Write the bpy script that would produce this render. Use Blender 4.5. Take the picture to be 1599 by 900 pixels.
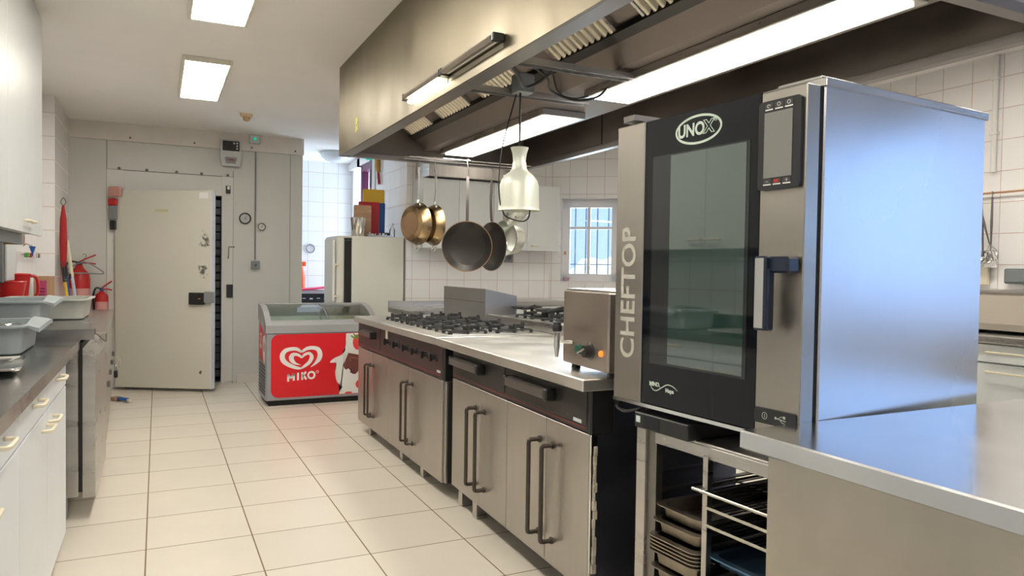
import bpy, bmesh, math, random
from mathutils import Vector, Matrix
random.seed(7)
SC = bpy.context.scene
for o in list(bpy.data.objects): bpy.data.objects.remove(o, do_unlink=True)
COL = SC.collection
PI = math.pi

# ---------------------------------------------------------------- camera
F_PX, YAW, PITCH, ROLL = 1133.47, 0.45477, -0.02556, 0.01497
cam_d = bpy.data.cameras.new('camera'); cam = bpy.data.objects.new('camera', cam_d); COL.objects.link(cam)
cam_d.sensor_width = 36; cam_d.lens = 36 * F_PX / 1599; cam_d.clip_start = .05
fw = Vector((math.sin(YAW)*math.cos(PITCH), math.cos(YAW)*math.cos(PITCH), math.sin(PITCH)))
r0 = Vector((math.cos(YAW), -math.sin(YAW), 0)); u0 = r0.cross(fw)
rr = math.cos(ROLL)*r0 + math.sin(ROLL)*u0; uu = -math.sin(ROLL)*r0 + math.cos(ROLL)*u0
m = Matrix((rr, uu, -fw)).transposed().to_4x4(); m.translation = (0, 0, 1.278)
cam.matrix_world = m
SC.camera = cam
# ---------------------------------------------------------------- light and exposure
SC.view_settings.view_transform = 'Standard'; SC.view_settings.look = 'None'
SC.view_settings.gamma = 1; SC.view_settings.use_curve_mapping = False
SC.view_settings.exposure = 0.70
WORLD_STRENGTH = 0.95
CEIL_LIGHT = 16.5
HOOD_LIGHT = 9.0
TUBE_LIGHT = 9.0
DAY_SIDE = 7.0
DAY_FAR = 36.0
DAY_BACK = 30.0
WARM = (1, .93, .83)
DAYC = (.30, .52, 1.0)
w = bpy.data.worlds.new('sky'); SC.world = w; w.use_nodes = True
bg = w.node_tree.nodes['Background']; bg.inputs[0].default_value = (.40, .60, 1.0, 1); bg.inputs[1].default_value = WORLD_STRENGTH

def area(name, loc, direction, sx, sy, power, color):
    l = bpy.data.lights.new(name, 'AREA'); l.shape = 'RECTANGLE'; l.size = sx; l.size_y = sy; l.energy = power; l.color = color
    o = bpy.data.objects.new(name, l); COL.objects.link(o); o.location = loc
    o.rotation_euler = Vector(direction).to_track_quat('-Z', 'Y').to_euler()
    return o
area('daylight_side_window', (5.12, -.75, 1.62), (-1, 0, .10), 2.3, 1.45, DAY_SIDE, DAYC)
area('daylight_passage_door', (3.0, 9.55, 1.5), (-1, -.35, .05), 1.2, 2.0, DAY_FAR, (.66, .82, 1.0))
area('daylight_window', (5.25, 8.05, 1.65), (-.62, -.78, -.1), .9, 1.0, DAY_BACK, (.62, .80, 1))

sl_ = bpy.data.lights.new('sun', 'SUN'); sl_.energy = 9.0; sl_.angle = .01; sl_.color = (1, .97, .92)
so_ = bpy.data.objects.new('sun', sl_); COL.objects.link(so_); so_.location = (2, 4, 9); so_.rotation_euler = Vector((.7, .45, -1)).to_track_quat('-Z', 'Y').to_euler()

# ---------------------------------------------------------------- materials
MATS = {}
def mat(name, color, rough=.5, metal=0., spec=.5, emit=None, es=0., bump=0., bscale=40., var=0., vscale=6., coat=0., stretch=None, ior=None, alpha=None):
    if name in MATS: return MATS[name]
    mt = bpy.data.materials.new(name); mt.use_nodes = True; nt = mt.node_tree; n = nt.nodes; L = nt.links
    b = n['Principled BSDF']; b.inputs['Base Color'].default_value = (*color, 1)
    b.inputs['Roughness'].default_value = rough; b.inputs['Metallic'].default_value = metal
    b.inputs['Specular IOR Level'].default_value = spec
    if ior: b.inputs['IOR'].default_value = ior
    if coat: b.inputs['Coat Weight'].default_value = coat; b.inputs['Coat Roughness'].default_value = .08
    if emit: b.inputs['Emission Color'].default_value = (*emit, 1); b.inputs['Emission Strength'].default_value = es
    tc = n.new('ShaderNodeTexCoord'); mp = n.new('ShaderNodeMapping'); L.new(tc.outputs['Object'], mp.inputs[0])
    if stretch: mp.inputs['Scale'].default_value = stretch
    if var:
        nz = n.new('ShaderNodeTexNoise'); nz.inputs['Scale'].default_value = vscale; nz.inputs['Detail'].default_value = 6
        L.new(mp.outputs[0], nz.inputs['Vector'])
        rmp = n.new('ShaderNodeMapRange'); rmp.inputs['From Min'].default_value = .3; rmp.inputs['From Max'].default_value = .7
        rmp.inputs['To Min'].default_value = 1-var; rmp.inputs['To Max'].default_value = 1+var*.4; L.new(nz.outputs[0], rmp.inputs[0])
        mx = n.new('ShaderNodeMix'); mx.data_type = 'RGBA'; mx.blend_type = 'MULTIPLY'; mx.inputs[0].default_value = 1
        mx.inputs[6].default_value = (*color, 1); L.new(rmp.outputs[0], mx.inputs[7]); L.new(mx.outputs[2], b.inputs['Base Color'])
        if metal > .5:
            r2 = n.new('ShaderNodeMapRange'); r2.inputs['From Min'].default_value = .3; r2.inputs['From Max'].default_value = .7
            r2.inputs['To Min'].default_value = rough*.8; r2.inputs['To Max'].default_value = rough*1.3; L.new(nz.outputs[0], r2.inputs[0]); L.new(r2.outputs[0], b.inputs['Roughness'])
    if bump:
        nb = n.new('ShaderNodeTexNoise'); nb.inputs['Scale'].default_value = bscale; nb.inputs['Detail'].default_value = 3; L.new(mp.outputs[0], nb.inputs['Vector'])
        bp = n.new('ShaderNodeBump'); bp.inputs['Strength'].default_value = bump; bp.inputs['Distance'].default_value = .01
        L.new(nb.outputs[0], bp.inputs['Height']); L.new(bp.outputs[0], b.inputs['Normal'])
    MATS[name] = mt; return mt

def tile_mat(name, size, offs, axes, color, grout, gw, rough, size2=None, var=.04, cloud=.05):
    """square tiles laid out along two object axes"""
    if name in MATS: return MATS[name]
    mt = bpy.data.materials.new(name); mt.use_nodes = True; nt = mt.node_tree; n = nt.nodes; L = nt.links
    b = n['Principled BSDF']
    tc = n.new('ShaderNodeTexCoord'); sp = n.new('ShaderNodeSeparateXYZ'); L.new(tc.outputs['Object'], sp.inputs[0])
    def M(op, a, bb=None, c=None):
        q = n.new('ShaderNodeMath'); q.operation = op
        for i, v in enumerate((a, bb, c)):
            if v is None: continue
            if isinstance(v, (int, float)): q.inputs[i].default_value = v
            else: L.new(v, q.inputs[i])
        return q.outputs[0]
    ds = []; ids = []
    for k, ax in enumerate(axes):
        s = size if (k == 0 or size2 is None) else size2
        t = M('DIVIDE', M('SUBTRACT', sp.outputs[ax], offs[k]), s)
        fr = M('FRACT', t); d = M('MULTIPLY', M('MINIMUM', fr, M('SUBTRACT', 1., fr)), s); ds.append(d); ids.append(M('FLOOR', t))
    dm = M('MINIMUM', ds[0], ds[1])
    mr = n.new('ShaderNodeMapRange'); mr.inputs['From Min'].default_value = gw*.5; mr.inputs['From Max'].default_value = gw*.5+.0015
    L.new(dm, mr.inputs[0])
    cb = n.new('ShaderNodeCombineXYZ'); L.new(ids[0], cb.inputs[0]); L.new(ids[1], cb.inputs[1])
    wn = n.new('ShaderNodeTexWhiteNoise'); L.new(cb.outputs[0], wn.inputs['Vector'])
    nz = n.new('ShaderNodeTexNoise'); nz.inputs['Scale'].default_value = 3.5/size*.4; nz.inputs['Detail'].default_value = 8; nz.inputs['Roughness'].default_value = .65
    ad = n.new('ShaderNodeVectorMath'); ad.operation = 'ADD'; L.new(tc.outputs['Object'], ad.inputs[0]); L.new(wn.outputs['Color'], ad.inputs[1]); L.new(ad.outputs[0], nz.inputs['Vector'])
    f = M('ADD', M('MULTIPLY', M('SUBTRACT', wn.outputs['Value'], .5), var), M('MULTIPLY', M('SUBTRACT', nz.outputs[0], .5), cloud*2))
    f = M('ADD', f, 1.)
    mx = n.new('ShaderNodeMix'); mx.data_type = 'RGBA'; mx.blend_type = 'MULTIPLY'; mx.inputs[0].default_value = 1; mx.inputs[6].default_value = (*color, 1)
    L.new(f, mx.inputs[7])
    m2 = n.new('ShaderNodeMix'); m2.data_type = 'RGBA'; m2.inputs[6].default_value = (*grout, 1); L.new(mr.outputs[0], m2.inputs[0]); L.new(mx.outputs[2], m2.inputs[7])
    L.new(m2.outputs[2], b.inputs['Base Color'])
    r = M('SUBTRACT', .85, M('MULTIPLY', mr.outputs[0], .85-rough)); L.new(r, b.inputs['Roughness'])
    bp = n.new('ShaderNodeBump'); bp.inputs['Strength'].default_value = .5; bp.inputs['Distance'].default_value = .002; L.new(mr.outputs[0], bp.inputs['Height']); L.new(bp.outputs[0], b.inputs['Normal'])
    MATS[name] = mt; return mt

def glass_mat(name, tint=(1, 1, 1), refl=1.0):
    mt = bpy.data.materials.new(name); mt.use_nodes = True; nt = mt.node_tree; n = nt.nodes; L = nt.links
    n.remove(n['Principled BSDF']); out = n['Material Output']
    tr = n.new('ShaderNodeBsdfTransparent'); tr.inputs[0].default_value = (*tint, 1)
    gl = n.new('ShaderNodeBsdfGlossy'); gl.inputs['Roughness'].default_value = .02
    fr = n.new('ShaderNodeFresnel'); fr.inputs[0].default_value = 1.5
    mu = n.new('ShaderNodeMath'); mu.operation = 'MULTIPLY'; mu.inputs[1].default_value = refl; L.new(fr.outputs[0], mu.inputs[0])
    mx = n.new('ShaderNodeMixShader'); L.new(mu.outputs[0], mx.inputs[0]); L.new(tr.outputs[0], mx.inputs[1]); L.new(gl.outputs[0], mx.inputs[2]); L.new(mx.outputs[0], out.inputs[0])
    MATS[name] = mt; return mt

GX, GY = -.0427, 3.5986
M_floor = tile_mat('floor_tile', .45, (GX, GY), (0, 1), (.70, .65, .56), (.22, .155, .095), .0045, .30, var=.06, cloud=.07)
M_tile_x = tile_mat('wall_tile_x', .20, (0.02, .155), (1, 2), (.84, .83, .82), (.56, .42, .39), .0028, .12, var=.03, cloud=.02)
M_tile_y = tile_mat('wall_tile_y', .20, (.03, .155), (0, 2), (.84, .83, .82), (.56, .42, .39), .0028, .12, var=.03, cloud=.02)
M_ceil = mat('ceiling_paint', (.86, .83, .80), .8, var=.03, vscale=2)
M_white = mat('white_plaster', (.75, .74, .72), .7)
M_panel = mat('cold_room_panel', (.64, .64, .60), .38, var=.06, vscale=1.5)
M_fascia = mat('fascia_board', (.72, .68, .63), .55, var=.05)
M_lam = mat('white_laminate', (.62, .65, .645), .30, var=.03, vscale=2)
M_lam2 = mat('daylight_tinted_laminate', (.76, .81, .86), .35, var=.03, vscale=2)  # white laminate with the blue daylight put into its colour
M_steel = mat('brushed_steel', (.56, .545, .52), .30, 1., bump=.05, bscale=30, var=.12, vscale=2.2, stretch=(1, 1, 9))
M_steelh = mat('brushed_steel_front', (.50, .475, .44), .34, 1., bump=.04, bscale=30, var=.08, vscale=2.2, stretch=(9, 9, 1))
M_steeltop = mat('worn_steel_top', (.76, .74, .70), .33, 1., bump=.03, bscale=60, var=.10, vscale=4)
M_darktop = mat('dark_worktop_steel', (.42, .41, .40), .22, 1., bump=.02, bscale=60, var=.12, vscale=4)
M_steeld = mat('dark_steel', (.22, .20, .19), .38, 1., var=.25, vscale=3)
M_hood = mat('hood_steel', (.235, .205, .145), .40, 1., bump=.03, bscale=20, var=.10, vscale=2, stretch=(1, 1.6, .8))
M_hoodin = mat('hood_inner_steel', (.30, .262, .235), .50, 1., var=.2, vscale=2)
M_filter = mat('filter_steel', (.62, .58, .47), .35, 1.)
M_chrome = mat('chrome', (.75, .74, .72), .12, 1.)
M_black = mat('black_plastic', (.015, .015, .016), .35)
M_strip = mat('dark_control_panel', (.035, .031, .030), .38, spec=.3)
M_strip_r = mat('red_brown_control_panel', (.055, .028, .028), .38, spec=.3)  # the freezer's red reflection is put into this panel colour
M_iron = mat('cast_iron', (.02, .02, .021), .55, bump=.2, bscale=120)
M_gasket = mat('rubber', (.012, .012, .012), .7)
M_grey = mat('grey_plastic', (.24, .255, .265), .42)
M_greyl = mat('light_grey_plastic', (.55, .56, .55), .45)
M_basin = mat('grey_basin_plastic', (.34, .39, .41), .42)
M_basin2 = mat('beige_grey_basin_plastic', (.45, .46, .42), .45)
M_cream = mat('cream_plastic', (.72, .66, .50), .4)
M_fridge = mat('fridge_enamel', (.70, .70, .63), .35)
M_red = mat('red_plastic', (.50, .015, .015), .3)
M_redp = mat('red_print', (.70, .012, .022), .35)
M_whitep = mat('white_print', (.80, .79, .77), .4)
M_freezer = mat('freezer_grey', (.30, .31, .34), .4)
M_choc = mat('chocolate_print', (.16, .05, .04), .4)
M_green = mat('leaf_green_print', (.10, .30, .06), .5)
M_blue = mat('blue_plastic', (.01, .10, .38), .35)
M_yellow = mat('yellow_plastic', (.80, .50, .04), .4)
M_wood = mat('wood', (.48, .30, .17), .55, var=.25, vscale=4, stretch=(1, 1, 8))
M_chip = mat('chipboard_edge', (.50, .26, .08), .7)
M_card = mat('cardboard', (.42, .25, .14), .8)
M_pink = mat('magenta_label', (.42, .05, .14), .6)
M_purple = mat('plum_paint', (.12, .01, .06), .4)
M_orange = mat('orange_plastic', (.9, .12, .02), .4)
M_brass = mat('heat_tinted_steel', (.38, .265, .14), .26, 1., var=.75, vscale=7)
M_pan = mat('seasoned_black_pan', (.035, .031, .028), .38, .6)
M_panrim = mat('worn_copper_rim', (.60, .36, .20), .35, 1.)
M_alu = mat('aluminium', (.66, .68, .62), .28, 1., var=.08, vscale=4)
M_glassblk = mat('oven_black_glass', (.004, .005, .007), .04, spec=.35)
M_glasswin = mat('oven_window_glass', (.022, .048, .040), .03, spec=1.0, ior=1.85)
M_glassrim = mat('oven_window_border', (.018, .020, .021), .06, spec=.6, ior=1.5)
M_screen = mat('grey_screen', (.19, .19, .175), .3, spec=.6)
M_logo = mat('pale_logo_print', (.50, .58, .50), .5)
M_light = mat('lit_diffuser', (1, 1, 1), .5, emit=WARM, es=CEIL_LIGHT)
M_lighth = mat('lit_hood_diffuser', (1, 1, 1), .5, emit=(1, .95, .84), es=HOOD_LIGHT)
M_lightt = mat('lit_tube', (1, 1, 1), .5, emit=(1, .88, .60), es=TUBE_LIGHT)
M_glow = mat('green_lamp', (0, .4, .3), .4, emit=(.0, .8, .6), es=.25)
M_glass = glass_mat('window_glass', (1, 1, 1))
M_lid = glass_mat('freezer_lid_glass', (.92, .98, .95), 1.0)
M_frost = mat('freezer_liner', (.80, .86, .82), .5)
M_silic = mat('old_silicone', (.55, .50, .40), .8, var=.4, vscale=30)
M_copper = mat('copper_pipe', (.7, .45, .3), .4, 1.)
M_dark = mat('dark_interior', (.02, .022, .026), .6)
M_rust = mat('greasy_tray_steel', (.34, .30, .24), .38, 1., var=.4, vscale=12)
M_leaf = mat('overexposed_foliage', (.45, .55, .42), .9, var=.5, vscale=3)  # leaf colour paled so the outdoors looks overexposed
M_gravel = mat('pale_gravel', (.55, .55, .52), .9)

# ---------------------------------------------------------------- mesh helpers
def bx(bm, x0, x1, y0, y1, z0, z1, bev=0., seg=1, mtx=None):
    if x1 < x0: x0, x1 = x1, x0
    if y1 < y0: y0, y1 = y1, y0
    if z1 < z0: z0, z1 = z1, z0
    vs = [bm.verts.new(p) for p in ((x0,y0,z0),(x1,y0,z0),(x1,y1,z0),(x0,y1,z0),(x0,y0,z1),(x1,y0,z1),(x1,y1,z1),(x0,y1,z1))]
    fs = [bm.faces.new([vs[i] for i in q]) for q in ((0,3,2,1),(4,5,6,7),(0,1,5,4),(1,2,6,5),(2,3,7,6),(3,0,4,7))]
    if mtx is not None: bmesh.ops.transform(bm, matrix=mtx, verts=vs)
    if bev > 0:
        es = list({e for f in fs for e in f.edges})
        bmesh.ops.bevel(bm, geom=es, offset=bev, segments=seg, profile=.5, affect='EDGES')
    return bm
def prism(bm, pts, a0, a1, axis='y'):
    """polygon pts (2D) extruded along an axis between a0 and a1"""
    def P(u, v, a): return {'y': (u, a, v), 'x': (a, u, v), 'z': (u, v, a)}[axis]
    A = [bm.verts.new(P(u, v, a0)) for u, v in pts]; B = [bm.verts.new(P(u, v, a1)) for u, v in pts]
    n = len(pts); bm.faces.new(A); bm.faces.new(B[::-1])
    for i in range(n): bm.faces.new((A[i], B[i], B[(i+1) % n], A[(i+1) % n]))
    bmesh.ops.recalc_face_normals(bm, faces=bm.faces)
    return bm
def tube(bm, pts, r, seg=8, closed=False):
    pts = [Vector(p) for p in pts]; n = len(pts); rings = []
    rs = r if isinstance(r, (list, tuple)) else [r]*n
    up = None
    for i in range(n):
        if closed: t = (pts[(i+1) % n]-pts[i-1])
        elif i == 0: t = pts[1]-pts[0]
        elif i == n-1: t = pts[-1]-pts[-2]
        else: t = (pts[i+1]-pts[i]).normalized()+(pts[i]-pts[i-1]).normalized()
        t.normalize()
        if up is None:
            up = Vector((0, 0, 1)) if abs(t.z) < .9 else Vector((1, 0, 0))
        a = up-t*up.dot(t)
        if a.length < 1e-4: a = Vector((1, .3, 0))-t*Vector((1, .3, 0)).dot(t)
        a.normalize(); up = a; b = t.cross(a)
        rings.append([bm.verts.new(pts[i]+(a*math.cos(2*PI*k/seg)+b*math.sin(2*PI*k/seg))*rs[i]) for k in range(seg)])
    rng = range(n if closed else n-1)
    for i in rng:
        A, B = rings[i], rings[(i+1) % n]
        for k in range(seg): bm.faces.new((A[k], A[(k+1) % seg], B[(k+1) % seg], B[k]))
    if not closed: bm.faces.new(rings[0][::-1]); bm.faces.new(rings[-1])
    return bm
def lathe(bm, prof, seg=32, mtx=None):
    rings = []; nv = []
    for r, z in prof:
        if r < 1e-5: v = bm.verts.new((0, 0, z)); rings.append([v]); nv.append(v)
        else:
            ring = [bm.verts.new((r*math.cos(2*PI*k/seg), r*math.sin(2*PI*k/seg), z)) for k in range(seg)]; rings.append(ring); nv += ring
    for A, B in zip(rings, rings[1:]):
        if len(A) == 1 and len(B) == 1: continue
        for k in range(seg):
            k2 = (k+1) % seg
            if len(A) == 1: bm.faces.new((A[0], B[k], B[k2]))
            elif len(B) == 1: bm.faces.new((A[k], B[0], A[k2]))
            else: bm.faces.new((A[k], B[k], B[k2], A[k2]))
    if mtx is not None: bmesh.ops.transform(bm, matrix=mtx, verts=nv)
    return bm
def new(): return bmesh.new()
def obj(name, bm, m, parent=None, smooth=False, loc=None, rotz=None, recalc=True):
    if recalc: bmesh.ops.recalc_face_normals(bm, faces=bm.faces)
    me = bpy.data.meshes.new(name); bm.to_mesh(me); bm.free()
    if smooth:
        me.polygons.foreach_set('use_smooth', [True]*len(me.polygons))
        try: me.set_sharp_from_angle(angle=math.radians(40))
        except Exception: pass
    o = bpy.data.objects.new(name, me); COL.objects.link(o); me.materials.append(m)
    if parent: o.parent = parent
    if loc: o.location = loc
    if rotz is not None: o.rotation_euler = (0, 0, rotz)
    return o
def box(name, x0, x1, y0, y1, z0, z1, m, parent=None, bev=0., **k):
    return obj(name, bx(new(), x0, x1, y0, y1, z0, z1, bev), m, parent, **k)
def thing(name, label, cat, loc=(0, 0, 0), rotz=0, group=None):
    o = bpy.data.objects.new(name, None); COL.objects.link(o); o.location = loc; o.rotation_euler = (0, 0, rotz); o.empty_display_size = .05
    o['label'] = label; o['category'] = cat
    if group: o['group'] = group
    return o
def tag(o, label, cat, group=None):
    o['label'] = label; o['category'] = cat
    if group: o['group'] = group
    return o
def struct(o): o['kind'] = 'structure'; return o
def copy_tree(o, parent=None):
    c = o.copy(); COL.objects.link(c)
    if parent: c.parent = parent
    for ch in [q for q in bpy.data.objects if q.parent == o]: copy_tree(ch, c)
    return c
def basis(origin, right, up):
    r = Vector(right).normalized(); u = Vector(up).normalized(); n = r.cross(u)
    mm = Matrix((r, u, n)).transposed().to_4x4(); mm.translation = Vector(origin); return mm
def text(name, s, size, origin, right, up, m, parent, bold=.0, sx=1., outline=False, spacing=1.):
    cu = bpy.data.curves.new(name, 'FONT'); cu.body = s; cu.size = size; cu.offset = bold; cu.align_x = 'CENTER'; cu.align_y = 'CENTER'; cu.extrude = .0004
    cu.space_character = spacing
    if outline: cu.fill_mode = 'NONE'; cu.bevel_depth = outline; cu.extrude = 0
    t = bpy.data.objects.new(name, cu); COL.objects.link(t)
    dg = bpy.context.evaluated_depsgraph_get(); me = bpy.data.meshes.new_from_object(t.evaluated_get(dg))
    bpy.data.objects.remove(t, do_unlink=True)
    me.transform(basis(origin, right, up) @ Matrix.Diagonal((sx, 1, 1, 1)))
    me.materials.clear(); me.materials.append(m); me.name = name
    o = bpy.data.objects.new(name, me); COL.objects.link(o); o.parent = parent; return o
def decal(bm, pts, mtx, th=.0006):
    """flat print: polygon in 2D, tiny thickness, placed by mtx"""
    A = [bm.verts.new(mtx @ Vector((u, v, 0))) for u, v in pts]; B = [bm.verts.new(mtx @ Vector((u, v, th))) for u, v in pts]
    n = len(pts); bm.faces.new(A[::-1]); bm.faces.new(B)
    for i in range(n): bm.faces.new((A[i], A[(i+1) % n], B[(i+1) % n], B[i]))
    return bm
def rrect(x0, x1, z0, z1, r, n=6):
    pts = []
    for cx, cz, a in ((x1-r, z0+r, -90), (x1-r, z1-r, 0), (x0+r, z1-r, 90), (x0+r, z0+r, 180)):
        for k in range(n+1): t = math.radians(a+90*k/n); pts.append((cx+r*math.cos(t), cz+r*math.sin(t)))
    return pts
def ribbon(bm, cl, mtx, th=.0006):
    """flat stroke: list of (u, v, halfwidth)"""
    n = len(cl); Lp = []; Rp = []
    for i in range(n):
        a = Vector(cl[max(i-1, 0)][:2]); b = Vector(cl[min(i+1, n-1)][:2]); t = (b-a).normalized(); nn = Vector((-t.y, t.x)); p = Vector(cl[i][:2]); h = cl[i][2]
        Lp.append(p+nn*h); Rp.append(p-nn*h)
    for i in range(n-1): decal(bm, [tuple(Rp[i]), tuple(Rp[i+1]), tuple(Lp[i+1]), tuple(Lp[i])], mtx, th)
    return bm
def smoothline(pts, n=8, closed=False):
    """Catmull-Rom through points of any dimension"""
    out = []; P = [Vector(p) for p in pts]; N = len(P)
    for i in range(N if closed else N-1):
        g = lambda j: P[j % N] if closed else P[min(max(j, 0), N-1)]
        p0, p1, p2, p3 = g(i-1), g(i), g(i+1), g(i+2)
        for k in range(n):
            t = k/n
            out.append(.5*((2*p1)+(p2-p0)*t+(2*p0-5*p1+4*p2-p3)*t*t+(3*p1-p0-3*p2+p3)*t**3))
    if not closed: out.append(P[-1])
    return [tuple(p) for p in out]
AX = -PI/2   # things that face the aisle from the right (front looks towards -X)
AL = PI/2    # things that face the aisle from the left (front looks towards +X)

# ================================================================ THE SETTING
CZ = 2.70
struct(box('floor', -1.4, 5.6, -3.6, 10.4, -.08, 0, M_floor))
struct(box('ceiling', -1.4, 5.6, -3.6, 10.4, CZ, CZ+.08, M_ceil))
struct(box('wall_left', -1.13, -.93, -3.4, 8.4, 0, CZ, M_tile_x))
struct(box('wall_pillar', -.93, -.79, 7.33, 8.4, 0, CZ, M_tile_y))
bm = new(); ry0, ry1, rz0, rz1 = -1.95, .45, .90, 2.35
bx(bm, 4.85, 5.05, -3.4, ry0, 0, CZ); bx(bm, 4.85, 5.05, ry1, 6.84, 0, CZ); bx(bm, 4.85, 5.05, ry0, ry1, 0, rz0); bx(bm, 4.85, 5.05, ry0, ry1, rz1, CZ); struct(obj('wall_right', bm, M_tile_x))
# back wall behind the cabinets, its return into the passage
struct(box('wall_back', 2.365, 4.09, 7.40, 7.55, 0, CZ, M_tile_y))
bm = new(); bx(bm, 2.365, 2.50, 7.55, 8.62, 0, CZ); bx(bm, 2.365, 2.50, 8.62, 10.05, 2.60, CZ); struct(obj('wall_passage', bm, M_tile_x))
struct(box('wall_far', 1.2, 3.2, 10.05, 10.2, 0, CZ, M_tile_y))
bm = new(); bx(bm, 2.365, 3.05, 9.42, 9.55, 2.60, CZ); bx(bm, 2.42, 2.62, 9.97, 10.05, 0, CZ); struct(obj('wall_reveal', bm, M_white))
# wall with the window, turned across the corner
AW = math.atan2(6.80-7.40, 4.86-4.09); LW = math.hypot(4.86-4.09, 6.80-7.40)
bm = new(); wx0, wx1, wz0, wz1 = .135, .80, 1.13, 2.11
bx(bm, -.02, wx0, 0, .30, 0, CZ); bx(bm, wx1, LW+.03, 0, .30, 0, CZ); bx(bm, wx0, wx1, 0, .30, 0, wz0); bx(bm, wx0, wx1, 0, .30, wz1, CZ)
struct(obj('wall_corner', bm, M_tile_y, loc=(4.09, 7.40, 0), rotz=AW))
win = bpy.data.objects.new('window_1', None); COL.objects.link(win); struct(win); win.location = (4.09, 7.40, 0); win.rotation_euler = (0, 0, AW)
bm = new()
for a in ((wx0, wx0+.004, .001, .16, wz0, wz1), (wx1-.004, wx1, .001, .16, wz0, wz1), (wx0, wx1, .001, .16, wz1-.004, wz1), (wx0, wx1, -.006, .16, wz0, wz0+.02)): bx(bm, *a)
obj('window_reveal', bm, M_white, win)
M_winp = mat('white_window_paint', (.78, .78, .80), .4)
fx0, fx1, fz0, fz1 = wx0+.03, wx1-.03, wz0+.02, wz1-.03
bm = new(); y0, y1 = .12, .17
bx(bm, wx0, fx0+.06, y0, y1, fz0, fz1, .004); bx(bm, fx1-.06, wx1, y0, y1, fz0, fz1, .004); bx(bm, wx0, wx1, y0, y1, fz0, fz0+.09, .004); bx(bm, wx0, wx1, y0, y1, fz1-.07, wz1, .004)
xm = .445; bx(bm, xm-.018, xm+.018, y0+.005, y1-.005, fz0, fz1, .003); bx(bm, fx0, fx1, y0+.008, y1-.008, fz1-.32, fz1-.29, .003)
obj('window_frame', bm, M_winp, win)
obj('window_pane', bx(new(), fx0, fx1, .144, .148, fz0, fz1), M_glass, win)
for xg in (fx0+.11, fx0+.235, fx0+.37, fx0+.50):
    obj('window_bar', tube(new(), [(xg, .24, wz0+.02), (xg, .24, wz1)], .008, 6), mat('grey_blue_iron', (.12, .17, .26), .6), win)
obj('window_bar', tube(new(), [(fx0, .245, wz0+.22), (fx1, .245, wz0+.22)], .006, 6), MATS['grey_blue_iron'], win)
obj('window_latch', bx(new(), fx0-.005, fx0+.02, .105, .13, wz0+.33, wz0+.37, .003), M_panrim, win)
# outdoors seen through the window
struct(box('terrain', 5.6, 14, 2, 20, -.2, -.1, M_gravel))
bm = new()
for k in range(26):
    a = Matrix.Translation((9.0+random.random()*4.0, 13.8+random.random()*3.2-.9, .05+random.random()*1.2)) @ Matrix.Diagonal((.5, .5, .4, 1))
    r = bmesh.ops.create_icosphere(bm, subdivisions=2, radius=1, matrix=a)
    for v in r['verts']: v.co += Vector((random.uniform(-.05, .05), random.uniform(-.05, .05), random.uniform(-.05, .05)))
tag(obj('shrub', bm, M_leaf), 'pale green shrubbery outside the small barred window', 'shrub')
# wall behind the photographer, side window on the right wall
struct(box('wall_rear', -1.13, 5.05, -3.4, -3.2, 0, CZ, M_tile_y))
w2 = bpy.data.objects.new('window_2', None); COL.objects.link(w2); struct(w2)
bm = new()
for a in ((ry0, ry0+.07), (-.86, -.76), (-.30, -.26), (-1.36, -1.32), (ry1-.07, ry1)): bx(bm, 4.95, 5.0, *a, rz0, rz1, .004)
bx(bm, 4.95, 5.0, ry0, ry1, rz0, rz0+.08, .004); bx(bm, 4.95, 5.0, ry0, ry1, rz1-.08, rz1, .004)
obj('window_frame', bm, M_winp, w2)
obj('window_sill', bx(new(), 4.82, 4.95, ry0, ry1, rz0-.02, rz0, .003), M_white, w2)

# ---- cold room front
cw = bpy.data.objects.new('wall_cold_room', None); COL.objects.link(cw); struct(cw)
bm = new(); bx(bm, -.79, -.30, 8.40, 8.50, 0, 2.52); bx(bm, .62, 1.465, 8.40, 8.50, 0, 2.52); bx(bm, -.30, .62, 8.40, 8.50, 2.02, 2.52); bx(bm, -.79, 1.465, 8.41, 8.50, 2.52, CZ); bx(bm, 1.365, 1.465, 8.5, 10.05, 0, CZ)
obj('insulated_panel', bm, M_panel, cw)
bm = new(); bx(bm, -.79, 1.475, 8.375, 8.40, 2.522, CZ)
f = obj('fascia', bm, M_fascia, cw)
bm = new()
for x in (-.25, .35, 1.38, .92): lathe(bm, [(0, .004), (.010, .003), (.011, 0)], 10, Matrix.Translation((x, 8.374, 2.56)) @ Matrix.Rotation(PI/2, 4, 'X'))
obj('screw', bm, M_steeld, f)
M_seam = mat('panel_seam', (.16, .145, .115), .7)
bm = new()
for x in (-.46, .735): bx(bm, x-.003, x+.003, 8.397, 8.401, 0, 2.52 if x < 0 else 2.3)
bx(bm, -.46, .74, 8.397, 8.401, 2.228, 2.234); bx(bm, -.31, -.306, 8.397, 8.401, 2.02, 2.23); bx(bm, .615, .619, 8.397, 8.401, 2.02, 2.23); bx(bm, 1.33, 1.334, 8.397, 8.401, 0, 2.52)
obj('panel_seam', bm, M_seam, cw)
bm = new()
for x in (-.35, -.10, .18, .42, .68): lathe(bm, [(0, .012), (.013, .009), (.015, 0)], 12, Matrix.Translation((x, 8.398, 2.245)) @ Matrix.Rotation(PI/2, 4, 'X'))
obj('bolt', bm, M_steeld, cw)
bm = new(); bx(bm, .62, .735, 8.39, 8.401, .02, 2.23, .002); bx(bm, -.46, -.305, 8.39, 8.401, .02, 2.23, .002); bx(bm, -.305, .62, 8.39, 8.401, 2.02, 2.225, .002)
obj('door_frame', bm, mat('frame_panel', (.68, .68, .64), .4), cw)
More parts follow.
